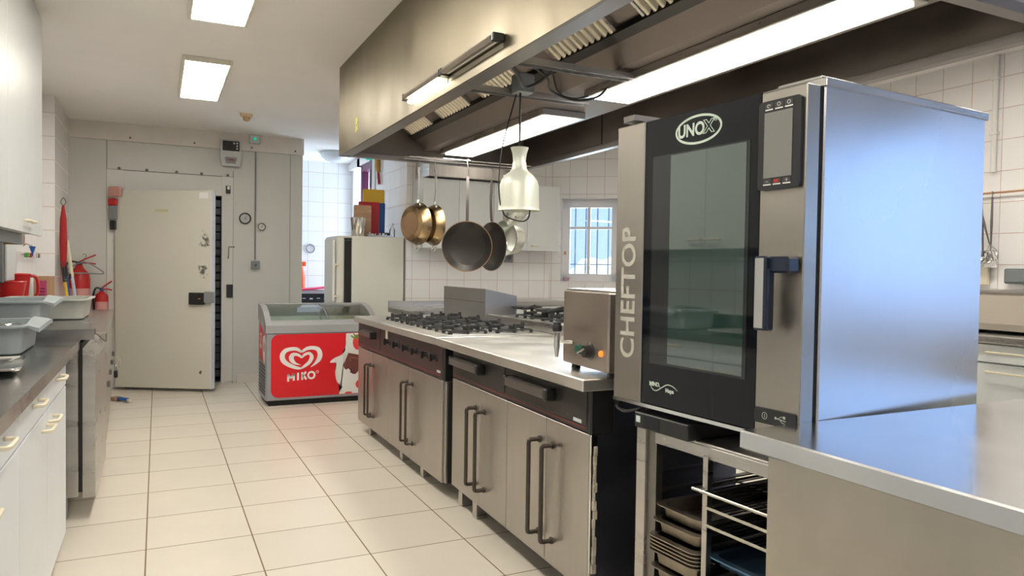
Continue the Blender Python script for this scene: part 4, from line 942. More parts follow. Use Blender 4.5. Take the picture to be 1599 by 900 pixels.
# tube lights on the hood face
for (a, b, lit, lab) in ((3.06, 3.60, True, 'glowing tube light on the hood face, the farther lit one'), (2.48, 3.05, False, 'unlit tube light fixture on the hood face, the nearer one')):
    q = thing('tube_light', lab, 'wall light', (HX0, 0, 0))
    bm = new(); prism(bm, [(-.002, 2.158), (-.045, 2.158), (-.052, 2.145), (-.045, 2.132), (-.002, 2.138)], a+.02, b-.02, 'y'); obj('fixture_body', bm, mat('bronze_profile', (.33, .29, .24), .4, .9), q)
    for y in (a+.008, b-.008): obj('end_cap', bx(new(), -.050, -.001, y-.010, y+.010, 2.128, 2.162, .004), M_black, q)
    obj('light_tube', tube(new(), [(-.02, a+.03, 2.122 if lit else 2.142), (-.02, b-.03, 2.122 if lit else 2.142)], .009, 10), M_lightt if lit else mat('unlit_tube', (.8, .8, .75), .3), q, True)
    obj('back_strip', bx(new(), -.0025, -.0005, a+.01, b-.01, HZ+.04, 2.13), mat('pale_reflector', (.62, .60, .52), .3, .8) if not lit else MATS.get('painted_tube_glow') or mat('painted_tube_glow', (.9, .86, .74), .4), q)  # pale strip below the lit tube stands in for its glow on the hood

# heat lamp
t = thing('heat_lamp', 'pale aluminium bell-shaped heat lamp hanging from the hood frame', 'pendant lamp', (1.535, 3.08, 0))
LZ = 1.555
obj('shade', lathe(new(), [(.101, LZ), (.098, LZ+.006), (.096, LZ+.02), (.093, LZ+.12), (.085, LZ+.145), (.065, LZ+.17), (.045, LZ+.185), (.036, LZ+.20), (.033, LZ+.225), (.030, LZ+.235), (.034, LZ+.27), (.043, LZ+.298), (.040, LZ+.298), (.028, LZ+.24), (.03, LZ+.20), (.06, LZ+.165), (.086, LZ+.12), (.094, LZ)], 40), mat('pale_green_aluminium', (.74, .76, .66), .45, .35), t, True)
obj('bulb', lathe(new(), [(0, LZ+.02), (.05, LZ+.03), (.062, LZ+.06), (.04, LZ+.12), (.02, LZ+.15), (0, LZ+.15)], 24), mat('bulb_glass', (.45, .40, .32), .15), t, True)
obj('wire_guard', tube(new(), smoothline([(-.085, 0, LZ), (-.07, -.01, LZ-.03), (0, -.02, LZ-.05), (.04, -.02, LZ-.035), (.055, -.01, LZ+.01)], 5), .0035, 6), M_black, t, True)
obj('cord', tube(new(), [(0, 0, LZ+.24), (0, 0, 2.12)], .005, 8), M_black, t, True)
obj('side_wire', tube(new(), smoothline([(0.0, .04, 2.12), (-.05, .0, 2.0), (-.09, 0, 1.85), (-.105, 0, 1.70), (-.10, 0, 1.60), (-.085, 0, LZ)], 5), .003, 6), M_black, t, True)

# hanging pans
def shook(bm, x, y, z0, z1, r=.0025):
    tube(bm, smoothline([(x+.008, y, z0-.01), (x+.012, y, z0+.008), (x, y, z0+.015), (x-.006, y, z0), (x, y, (z0+z1)/2), (x+.004, y, z1), (x-.004, y, z1-.012), (x-.014, y, z1)], 4), r, 6)
def hang_pan(name, label, x, zc, R, depth, face, m_in, m_out, rim, hl, tilt=0., loop=False, hm=None, y=5.14):
    """pan hanging by its handle; face = heading of the open side, radians from -Y"""
    t = thing(name, label, 'pan', (x, y, 0), face)
    M_ = Matrix.Translation((0, 0, zc)) @ Matrix.Rotation(tilt, 4, 'Y') @ Matrix.Rotation(PI/2, 4, 'X')   # lathe axis to -Y
    rb = R*.74
    obj('pan_body', lathe(new(), [(0, -depth-.003), (rb, -depth-.003), (rb+.012, -depth), (R, 0), (R, .002), (R-.004, .0), (rb+.006, -depth+.006), (rb, -depth+.002), (0, -depth+.002)], 44, M_), m_out, t, True)
    obj('cooking_surface', lathe(new(), [(0, -depth+.004), (rb-.002, -depth+.004), (rb+.004, -depth+.008), (R-.006, -.001)], 44, M_), m_in, t, True)
    if rim: obj('rim', tube(new(), [M_ @ Vector((R*math.cos(2*PI*k/44), R*math.sin(2*PI*k/44), .001)) for k in range(44)], .0028, 6, True), rim, t, True)
    if m_out is M_brass: obj('base_disc', lathe(new(), [(0, -depth-.006), (rb*.72, -depth-.006), (rb*.72, -depth-.002), (0, -depth-.002)], 36, M_), mat('darkened_copper', (.30, .19, .11), .4, .9), t, True)
    Z = lambda r_, yy_: (Matrix.Translation((0, 0, zc)) @ Matrix.Rotation(tilt, 4, 'Y')) @ Vector((0, yy_, r_))
    hz = zc+R+hl
    hb = new(); a, b, c, d_ = Z(R-.012, .012), Z(R+.02, -.004), Z(R+hl*.5, -.012), Z(R+hl, -.004)
    pts = smoothline([a, b, c, d_], 5)
    # flat strap handle
    prev = None; wv = .011; th = .004
    for i, p in enumerate(pts):
        p = Vector(p); q = [bmv for bmv in ((-wv, -th), (wv, -th), (wv, th), (-wv, th))]
        ring = [hb.verts.new(p+Vector((u, v, 0))) for u, v in q]
        if prev:
            for k in range(4): hb.faces.new((prev[k], prev[(k+1) % 4], ring[(k+1) % 4], ring[k]))
        else: hb.faces.new(ring)
        prev = ring
    hb.faces.new(prev[::-1]); obj('handle', hb, hm or m_out, t)
    if loop: obj('helper_loop', tube(new(), smoothline([Z(-R+.01, .0)+Vector((-.022, 0, 0)), Z(-R-.03, .0)+Vector((-.02, 0, 0)), Z(-R-.035, .0)+Vector((.02, 0, 0)), Z(-R+.01, .0)+Vector((.022, 0, 0))], 4), .004, 6), M_chrome, t, True)
    hb = new(); top = Z(R+hl-.008, -.004); tube(hb, smoothline([(0, 0, top.z-.004), (.006, 0, top.z+.0), (.004, 0, (top.z+2.075)/2), (-.006, 0, 2.078), (0, 0, 2.092), (.012, 0, 2.085)], 4), .0025, 6)
    obj('hook', hb, M_chrome, t, True)
    return t
hang_pan('saute_pan', 'heat-tinted golden pan with its base towards the room, leftmost of the hanging pans', 1.735, 1.605, .158, .062, 1.92, M_brass, M_brass, None, .26, loop=True, hm=mat('pale_steel_handle', (.7, .72, .75), .2, 1.), y=5.15)
hang_pan('saute_pan', 'heat-tinted golden pan just right of the leftmost one, mostly hidden by it', 1.862, 1.60, .155, .062, 1.78, M_brass, M_brass, None, .26, loop=True, hm=MATS['pale_steel_handle'], y=5.15)
hang_pan('frying_pan', 'large black frying pan with worn copper rim hanging face-on', 2.075, 1.445, .187, .035, -.42, M_pan, M_pan, M_panrim, .33, hm=M_steeld, y=5.02)
hang_pan('frying_pan', 'black frying pan turned sideways just right of the large face-on one', 2.335, 1.455, .19, .035, -1.33, M_pan, M_pan, M_chrome, .33, hm=M_steeld, y=5.15)
hang_pan('saucepan', 'pale steel saucepan hanging tilted behind the heat lamp', 2.51, 1.53, .145, .12, -1.25, M_alu, M_alu, M_chrome, .36, hm=M_steel, y=5.29)
t = thing('chinois', 'conical steel strainer hanging partly behind the heat lamp', 'strainer', (2.52, 5.0, 0))
Rm = Matrix.Translation((0, 0, 1.83)) @ Matrix.Rotation(math.radians(28), 4, 'Y')
obj('cone', lathe(new(), [(.128, 0), (.131, .003), (.128, .006), (.10, -.10), (.06, -.20), (.015, -.245), (0, -.25)], 32, Rm), M_alu, t, True)
obj('rim', tube(new(), [Rm @ Vector((.13*math.cos(2*PI*k/32), .13*math.sin(2*PI*k/32), .003)) for k in range(32)], .005, 6, True), M_chrome, t, True)
obj('handle', tube(new(), [Rm @ Vector((.0, .0, .004))+Vector((.02, 0, .04)), (.0, .02, 1.95), (0, .03, 2.085)], .005, 6), M_steeld, t, True)

# ================================================================ COOKING BLOCK
def d_handle(bm, x, z0, z1, d=.045, r=.008):
    tube(bm, smoothline([(x, -.001, z1), (x, -d*.85, z1), (x, -d, z1-.012), (x, -d, z1-.03)], 4)+[(x, -d, (z0+z1)/2)]+smoothline([(x, -d, z0+.03), (x, -d, z0+.012), (x, -d*.85, z0), (x, -.001, z0)], 4), r, 8)
    for z in (z0, z1): lathe(bm, [(0, .006), (.014, .006), (.015, 0)], 12, Matrix.Translation((x, 0, z)) @ Matrix.Rotation(PI/2, 4, 'X'))
M_hdl = mat('bronze_black_metal', (.09, .075, .065), .32, .8)
def drawer_bar(x0, x1, z, parent, depth=.045):
    bm = new(); prism(bm, [(-.002, z-.018), (-depth, z-.018), (-depth-.004, z-.012), (-depth-.004, z+.016), (-depth*.5, z+.022), (-.002, z+.022)], x0, x1, 'x')
    o = obj('grip_bar', bm, mat('bronze_grip', (.13, .115, .105), .35, .5), parent)
    obj('grip_end', bx(new(), x1-.001, x1+.028, -depth-.006, -.001, z-.024, z+.026, .006), M_black, o); obj('grip_end', bx(new(), x0-.02, x0+.001, -depth-.004, -.001, z-.02, z+.024, .005), M_black, o)
def knob(x, z, parent):
    k = obj('control_knob', lathe(new(), [(0, -.03), (.014, -.03), (.016, -.01), (.024, -.008), (.026, 0)], 20, Matrix.Translation((x, 0, z)) @ Matrix.Rotation(-PI/2, 4, 'X')), M_black, parent, True)
    bm = new(); bx(bm, x-.006, x+.006, -.045, -.028, z-.022, z+.022, .003); obj('knob_grip', bm, M_black, k)
def burner(x, y, z, parent, s=.26, cap=.056, mi=M_iron):
    b = obj('burner', lathe(new(), [(0, z+.028), (cap*.7, z+.028), (cap, z+.020), (cap, z+.010), (cap*1.25, z+.004), (cap*1.3, z)], 24, Matrix.Translation((x, y, 0))), mi, parent, True)
    bm = new(); h = s/2; zt = z+.045
    for a in range(4):
        R = Matrix.Translation((x, y, 0)) @ Matrix.Rotation(a*PI/2, 4, 'Z')
        bx(bm, -h, h, -h, -h+.011, z+.014, z+.022, .002, mtx=R)
        bx(bm, -.009, .009, -h, -cap*.8, zt-.022, zt, .003, mtx=R); bx(bm, -.008, .008, -h-.002, -h+.020, z+.0, zt+.010, .004, mtx=R)
        bx(bm, -.014, .014, -h, -h+.014, z, z+.016, .003, mtx=R @ Matrix.Rotation(PI/4, 4, 'Z') @ Matrix.Translation((0, -h*.40, 0)))
    obj('pan_support', bm, mi, b)
    return b
# ---- far unit (gas range), local x from far end towards the camera, front at local y=0 (x = 1.42)
YF = 5.63
t = thing('gas_range', 'stainless gas range with six black knobs at the far front of the cooking block', 'gas range', (1.42, YF, 0), AX)
Lr = YF-3.76
obj('body', bx(new(), .0, Lr, .02, .70, .10, .85), M_steel, t)
obj('control_panel', bx(new(), 0, Lr-.01, 0, .02, .665, .85, .002), M_strip_r, t)
obj('end_cap', bx(new(), Lr-.01, Lr+.03, .0, .30, .655, .85, .004), M_black, t)
obj('edge_profile', bx(new(), Lr, Lr+.035, .01, .05, .09, .655, .002), M_steelh, t)
obj('edge_gap', bx(new(), Lr+.035, Lr+.042, .02, .10, .09, .655), M_gasket, t)
pan_ = [q for q in t.children if q.name.startswith('control_panel')][0]
obj('red_line', bx(new(), .02, Lr-.03, -.001, 0, .678, .681), mat('red_stripe', (.30, .04, .03), .5), pan_)
dr = obj('drawer', bx(new(), .03, .62, -.004, 0, .69, .84, .002), M_strip_r, t); drawer_bar(.20, .50, .785, dr)
for y in (4.78, 4.58, 4.38, 4.20, 4.01, 3.86): knob(YF-y, .775, t)
obj('sticker', bx(new(), .765, .81, -.006, -.003, .79, .845), M_cream, pan_)
obj('name_plate', bx(new(), Lr-.09, Lr-.035, -.002, 0, .692, .706, .0005), mat('pale_silver_plate', (.60, .64, .66), .4), pan_)
splits = [(0.0, .41), (.413, .83), (.833, 1.30), (1.303, Lr-.001)]
hx = [.365, .455, 1.25, 1.35]
for k, (a, b) in enumerate(splits):
    d = obj('door', bx(new(), a+.0015, b-.0015, 0, .022, .085, .655, .002), M_steelh, t)
    hb = new(); d_handle(hb, hx[k], .19, .56); obj('door_handle', hb, M_hdl, d, True)
for x in (.20, 1.0, 1.42):
    for y in (.06, .62): obj('leg', bx(new(), x-.025, x+.025, y-.02, y+.03, 0, .10, .003), M_grey if y > .3 else M_steel, t)
obj('worktop', bx(new(), -.03, YF-3.785, -.03, .70, .85, .895, .005), M_steeltop, t)
obj('hob_tray', bx(new(), .42, 1.78, .06, .64, .895, .899, .003), M_steeltop, t)
for i in range(4):
    for j in range(2): burner(.60+i*.345, .20+j*.30, .899, t, s=.235)
# ---- upstand and flue box between front and rear rows
t = thing('range_upstand', 'low stainless upstand with a taller flue box between the two rows of burners', 'splashback')
obj('upstand', bx(new(), 2.125, 2.155, 3.56, 4.74, .895, .955, .002), M_steel, t)
bm = new(); prism(bm, [(2.11, .895), (2.36, .895), (2.36, 1.085), (2.11, 1.135)], 4.745, 5.58, 'y'); obj('flue_box', bm, mat('grey_flue_steel', (.40, .40, .40), .4, 1.), t)
obj('flue_seam', bx(new(), 2.1075, 2.110, 4.76, 5.56, 1.035, 1.039), M_steeld, t.children[1])
# ---- rear row range
t = thing('gas_range', 'rear stainless gas range partly hidden behind the upstand', 'gas range', (2.86, 3.44, 0), AL)
obj('body', bx(new(), 0, 1.29, .0, .70, .10, .90), M_steel, t); obj('worktop', bx(new(), 0, 1.29, -.03, .70, .90, .945, .004), M_steeltop, t)
for i in range(3):
    for j in range(2): burner(.20+i*.37+.05, .16+j*.32, .945, t, s=.24)
for x in (.1, 1.19):
    for y in (.08, .6): obj('leg', bx(new(), x-.02, x+.02, y-.02, y+.02, 0, .10), M_grey, t)
for (cy, p0, p1, lab) in ((4.62, (2.31, 4.56, .999), (2.30, 4.35, 1.030), 'black pan with its handle sticking up over the rear burners, the farther one'), (4.26, (2.31, 4.20, 1.003), (2.30, 3.97, 1.038), 'black pan with its handle sticking up over the rear burners, the nearer one')):
    q = thing('griddle_pan', lab, 'pan', (2.38, cy, .998))
    obj('plate', lathe(new(), [(0, 0), (.10, 0), (.115, .018), (.11, .018), (.098, .003), (0, .003)], 26), M_iron, q, True)
    v0, v1 = Vector(p0)-Vector((2.38, cy, .998)), Vector(p1)-Vector((2.38, cy, .998))
    obj('handle', tube(new(), [v0, v0*.7+v1*.3, v1], [.006, .012, .012], 8), M_black, q, True)
# ---- near unit
NR = AX-math.radians(1.6)
t = thing('steel_cupboard', 'stainless worktop cupboard with four tall-handled doors in the near front of the block', 'cabinet', (1.44, 3.66, 0), NR)
Ln = 1.455
obj('body', bx(new(), 0, Ln-.02, .022, .68, .11, .85), M_steeld, t)
obj('side_panel', bx(new(), Ln-.02, Ln-.002, .03, .68, .08, .845, .002), mat('blued_steel_side', (.15, .16, .20), .35, 1., var=.3, vscale=3), t)
cpn = obj('control_panel', bx(new(), 0, Ln-.015, 0, .02, .69, .85, .002), M_strip, t)
obj('panel_end', bx(new(), Ln-.015, Ln+.008, -.002, .10, .685, .85, .006), M_black, t)
obj('red_line', bx(new(), .02, Ln-.03, -.001, 0, .703, .706), mat('red_stripe', (.30, .04, .03), .5), cpn)
obj('name_plate', bx(new(), Ln-.115, Ln-.055, -.0055, -.004, .718, .731, .0005), MATS['pale_silver_plate'], cpn)
for (a, b, g0, g1) in ((.02, .70, .08, .44), (.73, Ln-.02, .80, 1.17)):
    dr = obj('drawer', bx(new(), a, b, -.004, 0, .715, .84, .002), M_strip, t); drawer_bar(g0, g1, .788, dr)
for k, (a, b, h) in enumerate(((0, .40, .345), (.402, .725, .462), (.728, 1.11, 1.055), (1.112, Ln-.005, 1.172))):
    d = obj('door', bx(new(), a+.0015, b-.0015, 0, .022, .105, .685, .002), M_steelh, t)
    hb = new(); d_handle(hb, h, .205, .585, .05, .0095); obj('door_handle', hb, M_hdl, d, True)
obj('edge_profile', bx(new(), Ln-.005, Ln+.006, .002, .03, .10, .685, .002), M_chrome, t)
bm = new()
for k in range(14): bx(bm, Ln+.004, Ln+.012, .008+random.random()*.006, .022+random.random()*.01, .18+k*.033, .18+k*.033+.036, .003)
obj('silicone_residue', bm, M_silic, t)
for x in (.06, .27, 1.25):
    for y in (.06, .60): obj('leg', bx(new(), x-.03, x+.025, y-.03, y+.03, 0, .11, .003), M_steel, t)
obj('worktop', bx(new(), -.11, Ln+.035, -.055, .70, .85, .895, .005), M_steeltop, t)
# ---- water bath / boiler box
t = thing('bain_marie', 'stainless box with a draining tap and black knob on the near worktop', 'appliance', (1.445, 2.49, .896), AX-.06)
obj('body', bx(new(), 0, .355, 0, .50, .02, .305, .006), mat('warm_steel', (.42, .37, .32), .38, 1., var=.1, vscale=5), t)
obj('lid', bx(new(), .004, .351, .01, .495, .305, .312, .003), M_steel, t)
for x in (.04, .32):
    for y in (.04, .46): obj('foot', lathe(new(), [(0, .02), (.016, .02), (.018, 0), (0, 0)], 12, Matrix.Translation((x, y, 0))), M_gasket, t)
tp = obj('drain_tap', tube(new(), [(.09, -.001, .105), (.05, -.03, .105), (.045, -.045, .105)], .007, 8), M_chrome, t, True)
obj('tap_spout', lathe(new(), [(0, .14), (.011, .14), (.012, .09), (.008, .06), (.006, .045), (0, .045)], 16, Matrix.Translation((.045, -.048, 0))), M_chrome, tp, True)
obj('tap_handle', lathe(new(), [(0, .145), (.017, .145), (.019, .152), (.018, .168), (.015, .172), (.015, .18), (0, .182)], 16, Matrix.Translation((.045, -.048, 0))), M_black, tp, True)
R = Matrix.Rotation(PI/2, 4, 'X')
obj('thermostat_knob', lathe(new(), [(0, .030), (.022, .028), (.027, .004), (.034, 0)], 24, Matrix.Translation((.225, 0, .085)) @ R), M_black, t, True)
obj('switch_knob', lathe(new(), [(0, .02), (.016, .018), (.019, 0)], 20, Matrix.Translation((.148, 0, .085)) @ R), mat('dark_green_plastic', (.01, .09, .06), .4), t, True)
obj('knob_lever', tube(new(), [(.17, -.024, .075), (.235, -.034, .095)], .004, 6), M_chrome, t, True)
obj('pilot_lamp', lathe(new(), [(0, .012), (.010, .008), (.012, 0)], 16, Matrix.Translation((.31, 0, .085)) @ R), mat('orange_lamp', (.9, .18, .02), .3, emit=(1, .25, .03), es=.6), t, True)

# ================================================================ OVEN STAND, TRAYS
OX, OY, OZ, OA = 1.40, 2.064, .851, math.radians(-85.8)
t = thing('oven_stand', 'open stainless rack stand carrying the big oven', 'stand', (OX+.03, OY-.01, 0), OA)
SW, SD = .735, .70
for x in (.08, SW-.04):
    for y in (.0, SD-.04): obj('frame_post', bx(new(), x, x+.044, y, y+.04, 0, .765, .002), M_steel, t)
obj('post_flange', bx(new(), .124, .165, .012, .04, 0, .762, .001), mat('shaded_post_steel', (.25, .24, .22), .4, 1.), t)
bm = new()
for y in (.0, SD-.04): bx(bm, .165, SW-.04, y+.004, y+.036, .724, .762, .002)
for x in (.082, SW-.038): bx(bm, x, x+.036, .04, SD-.04, .715, .762, .002)
bx(bm, .08, SW, .004, SD, .762, .770, .002)
obj('top_rail', bm, M_steel, t)
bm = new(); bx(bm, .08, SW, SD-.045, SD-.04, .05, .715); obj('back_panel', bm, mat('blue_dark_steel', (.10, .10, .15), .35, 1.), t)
obj('side_panel', bx(new(), SW+.004, SW+.008, .01, SD, .03, .76), MATS['blue_dark_steel'], t)  # panel added to stop light showing through behind the racks
obj('bottom_shelf', bx(new(), .09, SW-.01, .045, SD-.05, .12, .135), M_steeld, t)
for y in (-.004, SD-.08): obj('centre_post', bx(new(), .386, .406, y, y+.022, .12, .735, .001), M_steel, t)
bm = new()
for z in (.196, .276, .34, .56, .62):
    bx(bm, .126, .150, .045, SD-.06, z-.004, z); bx(bm, .37, .386, .02, SD-.06, z-.004, z)
for z in (.30, .42, .535, .585, .635): bx(bm, .406, .42, .02, SD-.06, z-.006, z-.002); bx(bm, SW-.055, SW-.04, .02, SD-.06, z-.006, z-.002)
obj('tray_runner', bm, M_steeld, t)
ST = Matrix.Translation((OX+.03, OY-.01, 0)) @ Matrix.Rotation(OA, 4, 'Z')
def stand_pt(x, y, z): return tuple(ST @ Vector((x, y, z)))
def tray(label, z, h, x0=.168, x1=.372, yo=.0, m_=M_rust, grp='gastronorm pans on the left runners of the oven stand', dep=.52):
    t = thing('gastronorm_pan', label, 'tray', stand_pt(x0, yo, z), OA, grp); Wd = x1-x0
    bm = new()
    prof = [(0.02, 0), (.014, .004), (.008, h-.006), (-.010, h-.004), (-.010, h), (.012, h), (.020, .006)]
    rings = []
    for o_, z_ in prof: rings.append([bm.verts.new((x, y, z_)) for x, y in rrect(o_, Wd-o_, o_, dep-o_, max(.008, .03-o_*.5), 4)])
    n = len(rings[0])
    for A, B in zip(rings, rings[1:]):
        for i in range(n): bm.faces.new((A[i], A[(i+1) % n], B[(i+1) % n], B[i]))
    bm.faces.new(rings[0][::-1]); bm.faces.new(rings[-1]); obj('pan_body', bm, m_, t, True)
    return t
tray('topmost deep steel pan on the left side of the oven stand', .486, .044, yo=.015)
tray('second steel pan from the top on the left side of the oven stand', .441, .044, yo=.0)
for k in range(5): tray(['lowest', 'second lowest', 'middle', 'second highest', 'highest'][k]+' thin steel pan of the nested stack on the left of the oven stand', .342+k*.0115, .048, yo=-.012)
tray('deep steel pan under the nested stack on the left of the oven stand', .277, .058, yo=-.005)
tray('lowest steel pan on the left side of the oven stand', .197, .06, yo=-.005)
def rack(label, z, yo):
    t = thing('wire_rack', label, 'oven rack', stand_pt(.408 if yo > -.02 else .372, yo, z), OA, 'wire racks on the right runners of the oven stand'); Wd = .285 if yo > -.02 else .32
    bm = new(); tube(bm, [(0, 0, 0), (Wd, 0, 0), (Wd, .56, 0), (0, .56, 0)], .0045, 6, True); obj('rim_wire', bm, mat('pale_wire', (.62, .60, .50), .3, 1.), t, True)
    bm = new()
    for k in range(1, 14): x = Wd*k/14; tube(bm, [(x, 0, .002), (x, .56, .002)], .0022, 5)
    for y in (.18, .38): tube(bm, [(0, y, -.003), (Wd, y, -.003)], .003, 5)
    obj('cross_wire', bm, mat('dark_wire', (.20, .20, .22), .3, 1.), t, True)
rack('wire rack on the top runner at the right of the oven stand', .637, -.03)
rack('wire rack second from the top at the right of the oven stand', .587, -.012)
rack('wire rack third from the top at the right of the oven stand', .535, -.012)
tray('blue-looking baking tray on the lower right runner of the oven stand', .418, .03, .415, .690, .0, mat('blue_steel_tray', (.12, .24, .38), .25, .9), None)
tray('second blue-looking baking tray low in the right of the oven stand', .298, .03, .415, .690, .0, MATS['blue_steel_tray'], None)

# ================================================================ OVEN
t = thing('combi_oven', 'large stainless combination oven with black glass door and touch panel', 'oven', (OX, OY, OZ), OA)
W, H, D = .75, .91, .83
obj('body', bx(new(), .0, W, .070, D, 0.0, .915, .004), mat('oven_side_steel', (.66, .67, .68), .28, 1., var=.12, vscale=1.6, stretch=(1, 1, .6)), t)
obj('body_gap', bx(new(), .006, W-.006, .052, .070, .006, .905), M_gasket, t)
obj('top_rim', bx(new(), -.004, W+.006, .066, D+.006, .905, .928, .002), M_steel, t)
M_ofr = mat('oven_front_steel', (.44, .41, .36), .33, 1., var=.10, vscale=4)
lc = obj('left_column', bx(new(), .0, .138, 0, .052, .0, .91, .003), M_ofr, t)
rc = obj('right_column', bx(new(), .608, W, 0, .052, .0, .905, .003), M_ofr, t)
gd = obj('glass_door', bx(new(), .139, .607, .002, .050, .002, .908, .002), M_glassblk, t)
obj('window_border', bx(new(), .180, .572, .0008, .002, .135, .79), M_glassrim, gd)
obj('viewing_window', bx(new(), .262, .560, .0, .0012, .142, .785), M_glasswin, gd)
obj('bottom_edge', bx(new(), .0, W, -.001, .05, -.010, .001), M_chrome, t)
# oval emblem
Mo = basis((.3735, .0016, .848), (1, 0, 0), (0, 0, 1))
bm = new(); bmn = 40
cl_ = [(.091*math.cos(2*PI*k/bmn), .040*math.sin(2*PI*k/bmn), .0035) for k in range(bmn+1)]
ribbon(bm, cl_, Mo @ Matrix.Translation((0, 0, .0002)), .0006); lg = obj('oval_emblem', bm, M_logo, gd)
text('emblem_lettering', 'UNO', .052, (.345, .0010, .848), (1, 0, 0), (0, 0, 1), M_logo, gd, bold=.0016, sx=.92)
text('emblem_letter_outline', 'X', .050, (.417, .0008, .849), (1, 0, 0), (0, 0, 1), M_logo, gd, bold=.002, outline=.0012)
text('registered_mark', '®', .020, (.443, .0010, .868), (1, 0, 0), (0, 0, 1), M_logo, gd)
text('column_lettering', 'CHEFTOP', .098, (.073, -.0006, .355), (0, 0, 1), (-1, 0, 0), mat('pale_column_print', (.46, .44, .38), .5), lc, bold=.0022, sx=1.0, spacing=1.03)
bm = new(); Mm = basis((.185, .0012, .052), (1, 0, 0), (0, 0, 1))
ribbon(bm, smoothline([(-.0, .022, .0008), (.01, .004, .0012), (.03, -.001, .0015), (.055, .012, .0015), (.08, .024, .0015), (.105, .022, .001), (.125, .012, .0004)], 6), Mm); obj('wave_mark', bm, M_logo, gd)
text('small_lettering', 'MIND.', .018, (.207, .0012, .070), (1, 0, 0), (0, 0, 1), M_logo, gd, bold=.0006)
text('small_lettering', 'Maps', .018, (.275, .0012, .058), (1, 0, 0), (0, 0, 1), M_logo, gd, bold=.0006)
# touch panel
bm = new(); prism(bm, rrect(.610, .742, .645, .877, .010, 4), -.012, -.0005, 'y'); tp = obj('touch_panel', bm, M_black, rc)
obj('screen', bx(new(), .630, .718, -.0135, -.012, .676, .846), M_screen, tp)
bm = new()
for k in range(3): bx(bm, .632+k*.031, .656+k*.031, -.0135, -.012, .852, .855); bx(bm, .630+k*.031, .654+k*.031, -.0135, -.012, .657, .660)
obj('key_underline', bm, M_whitep, tp)
for k in range(3):
    obj('key', bx(new(), .632+k*.031, .656+k*.031, -.013, -.012, .856, .870), mat('key_grey', (.045, .045, .045), .4), tp)
    obj('key', bx(new(), .630+k*.031, .654+k*.031, -.013, -.012, .661, .673), mat('key_grey', (.045, .045, .045), .4), tp)
bm = new(); ribbon(bm, [(.643+.005*math.cos(a), .863+.004*math.sin(a), .0008) for a in (0, 1, 2, 3, 4, 5)], basis((0, -.0132, 0), (1, 0, 0), (0, 0, 1)))
for cx in (.675, .706):
    ribbon(bm, [(cx+.005*math.cos(a*PI/3), .864+.005*math.sin(a*PI/3), .0008) for a in range(7)], basis((0, -.0132, 0), (1, 0, 0), (0, 0, 1)))
bx(bm, .638, .646, -.0136, -.0132, .666, .6672); bx(bm, .700, .708, -.0136, -.0132, .666, .6672); bx(bm, .7034, .7046, -.0136, -.0132, .662, .671)
obj('key_symbol', bm, M_greyl, tp)
obj('red_key_symbol', bx(new(), .665, .679, -.0138, -.013, .663, .671), M_red, tp)
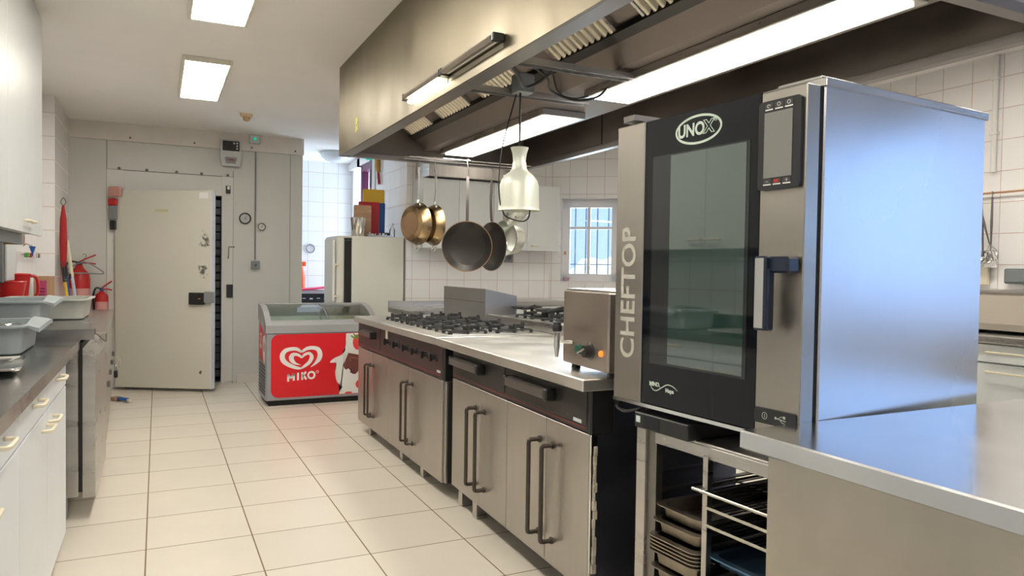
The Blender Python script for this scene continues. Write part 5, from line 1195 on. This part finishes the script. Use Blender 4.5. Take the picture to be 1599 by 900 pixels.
# handle
bm = new(); bx(bm, .648, .686, -.062, -.040, .280, .471, .004); bx(bm, .670, .742, -.062+.015, 0, .428, .470, .006); bx(bm, .672, .690, -.055, -.030, .28, .44, .004)
h = obj('door_handle', bm, mat('blue_black_handle', (.016, .024, .045), .3), t)
obj('handle_inlay', bx(new(), .653, .681, -.0635, -.062, .286, .466, .001), mat('grey_inlay', (.34, .34, .33), .45), h)
bm = new(); prism(bm, rrect(.612, .744, .030, .070, .006, 4), -.006, -.0005, 'y'); pb = obj('power_badge', bm, M_black, rc)
bm = new(); Mb = basis((0, -.0065, 0), (1, 0, 0), (0, 0, 1)); ribbon(bm, [(.647+.008*math.cos(a/12*2*PI), .051+.009*math.sin(a/12*2*PI), .0007) for a in range(13)], Mb); ribbon(bm, [(.647, .046, .0007), (.647, .056, .0007)], Mb)
ribbon(bm, [(.682, .051, .0012), (.715, .047, .0008)], Mb); ribbon(bm, [(.69, .0505, .0007), (.700, .057, .0007), (.708, .056, .0007)], Mb); ribbon(bm, [(.695, .050, .0007), (.703, .042, .0007), (.712, .0405, .0007)], Mb); decal(bm, blob(.683, .051, .0035, .0035, 10), Mb); decal(bm, [(.706, .053), (.713, .052), (.713, .059), (.706, .060)], Mb); obj('badge_symbol', bm, M_logo, pb)
obj('top_bracket', bx(new(), .002, .06, .02, .16, .928, .950, .002), M_steeld, t)
bm = new(); bx(bm, .60, .735, .072, .40, .928, .936, .001); obj('top_plate', bm, M_steel, t)
for x in (.0+.06, W-.06):
    for y in (.12, D-.08): obj('foot', lathe(new(), [(0, -.001), (.022, -.001), (.022, -.06), (.028, -.072), (.028, -.079), (0, -.079)], 16, Matrix.Translation((x, y, 0))), M_gasket, t)
# dark unit slung under the front left of the oven
q = obj('under_unit', bx(new(), .120, .365, -.006, .25, -.080, -.030, .003), M_black, t)
obj('status_lamp', bx(new(), .130, .150, -.0075, -.006, -.062, -.042), mat('pale_lamp', (.55, .65, .62), .4), q)
obj('under_unit_slot', bx(new(), .165, .24, -.0075, -.006, -.072, -.036), M_glassblk, q)
bm = new(); tube(bm, smoothline([(.02, .03, -.012), (.02, .0, -.03), (.08, -.01, -.036), (.13, .02, -.02), (.14, .05, -.012)], 4), .005, 6); obj('cable', bm, M_black, t, True)

# ================================================================ NEAR TABLE
t = thing('steel_table', 'large stainless work table in the right foreground against the oven', 'table')
TX0, TX1, TY0, TY1 = 1.262, 2.60, -.60, 1.322
M_tt = mat('table_top_steel', (.66, .67, .68), .20, 1., bump=.02, bscale=70, var=.10, vscale=4)
bm = new(); bx(bm, TX0, TX1, TY0, TY1, .855, .900, .004); obj('table_top', bm, M_tt, t)
M_tf = mat('table_front_steel', (.50, .465, .41), .34, 1., bump=.03, bscale=18, var=.16, vscale=4)
obj('front_panel', bx(new(), 1.296, 1.312, TY0+.06, 1.262, .02, .855, .002), M_tf, t)
obj('side_panel', bx(new(), 1.312, 2.52, 1.244, 1.262, .02, .855), M_steel, t); obj('side_panel', bx(new(), 1.312, 2.52, TY0+.06, TY0+.078, .02, .855), M_steel, t); obj('back_panel', bx(new(), 2.52, 2.535, TY0+.06, 1.262, .02, .855), M_steel, t)
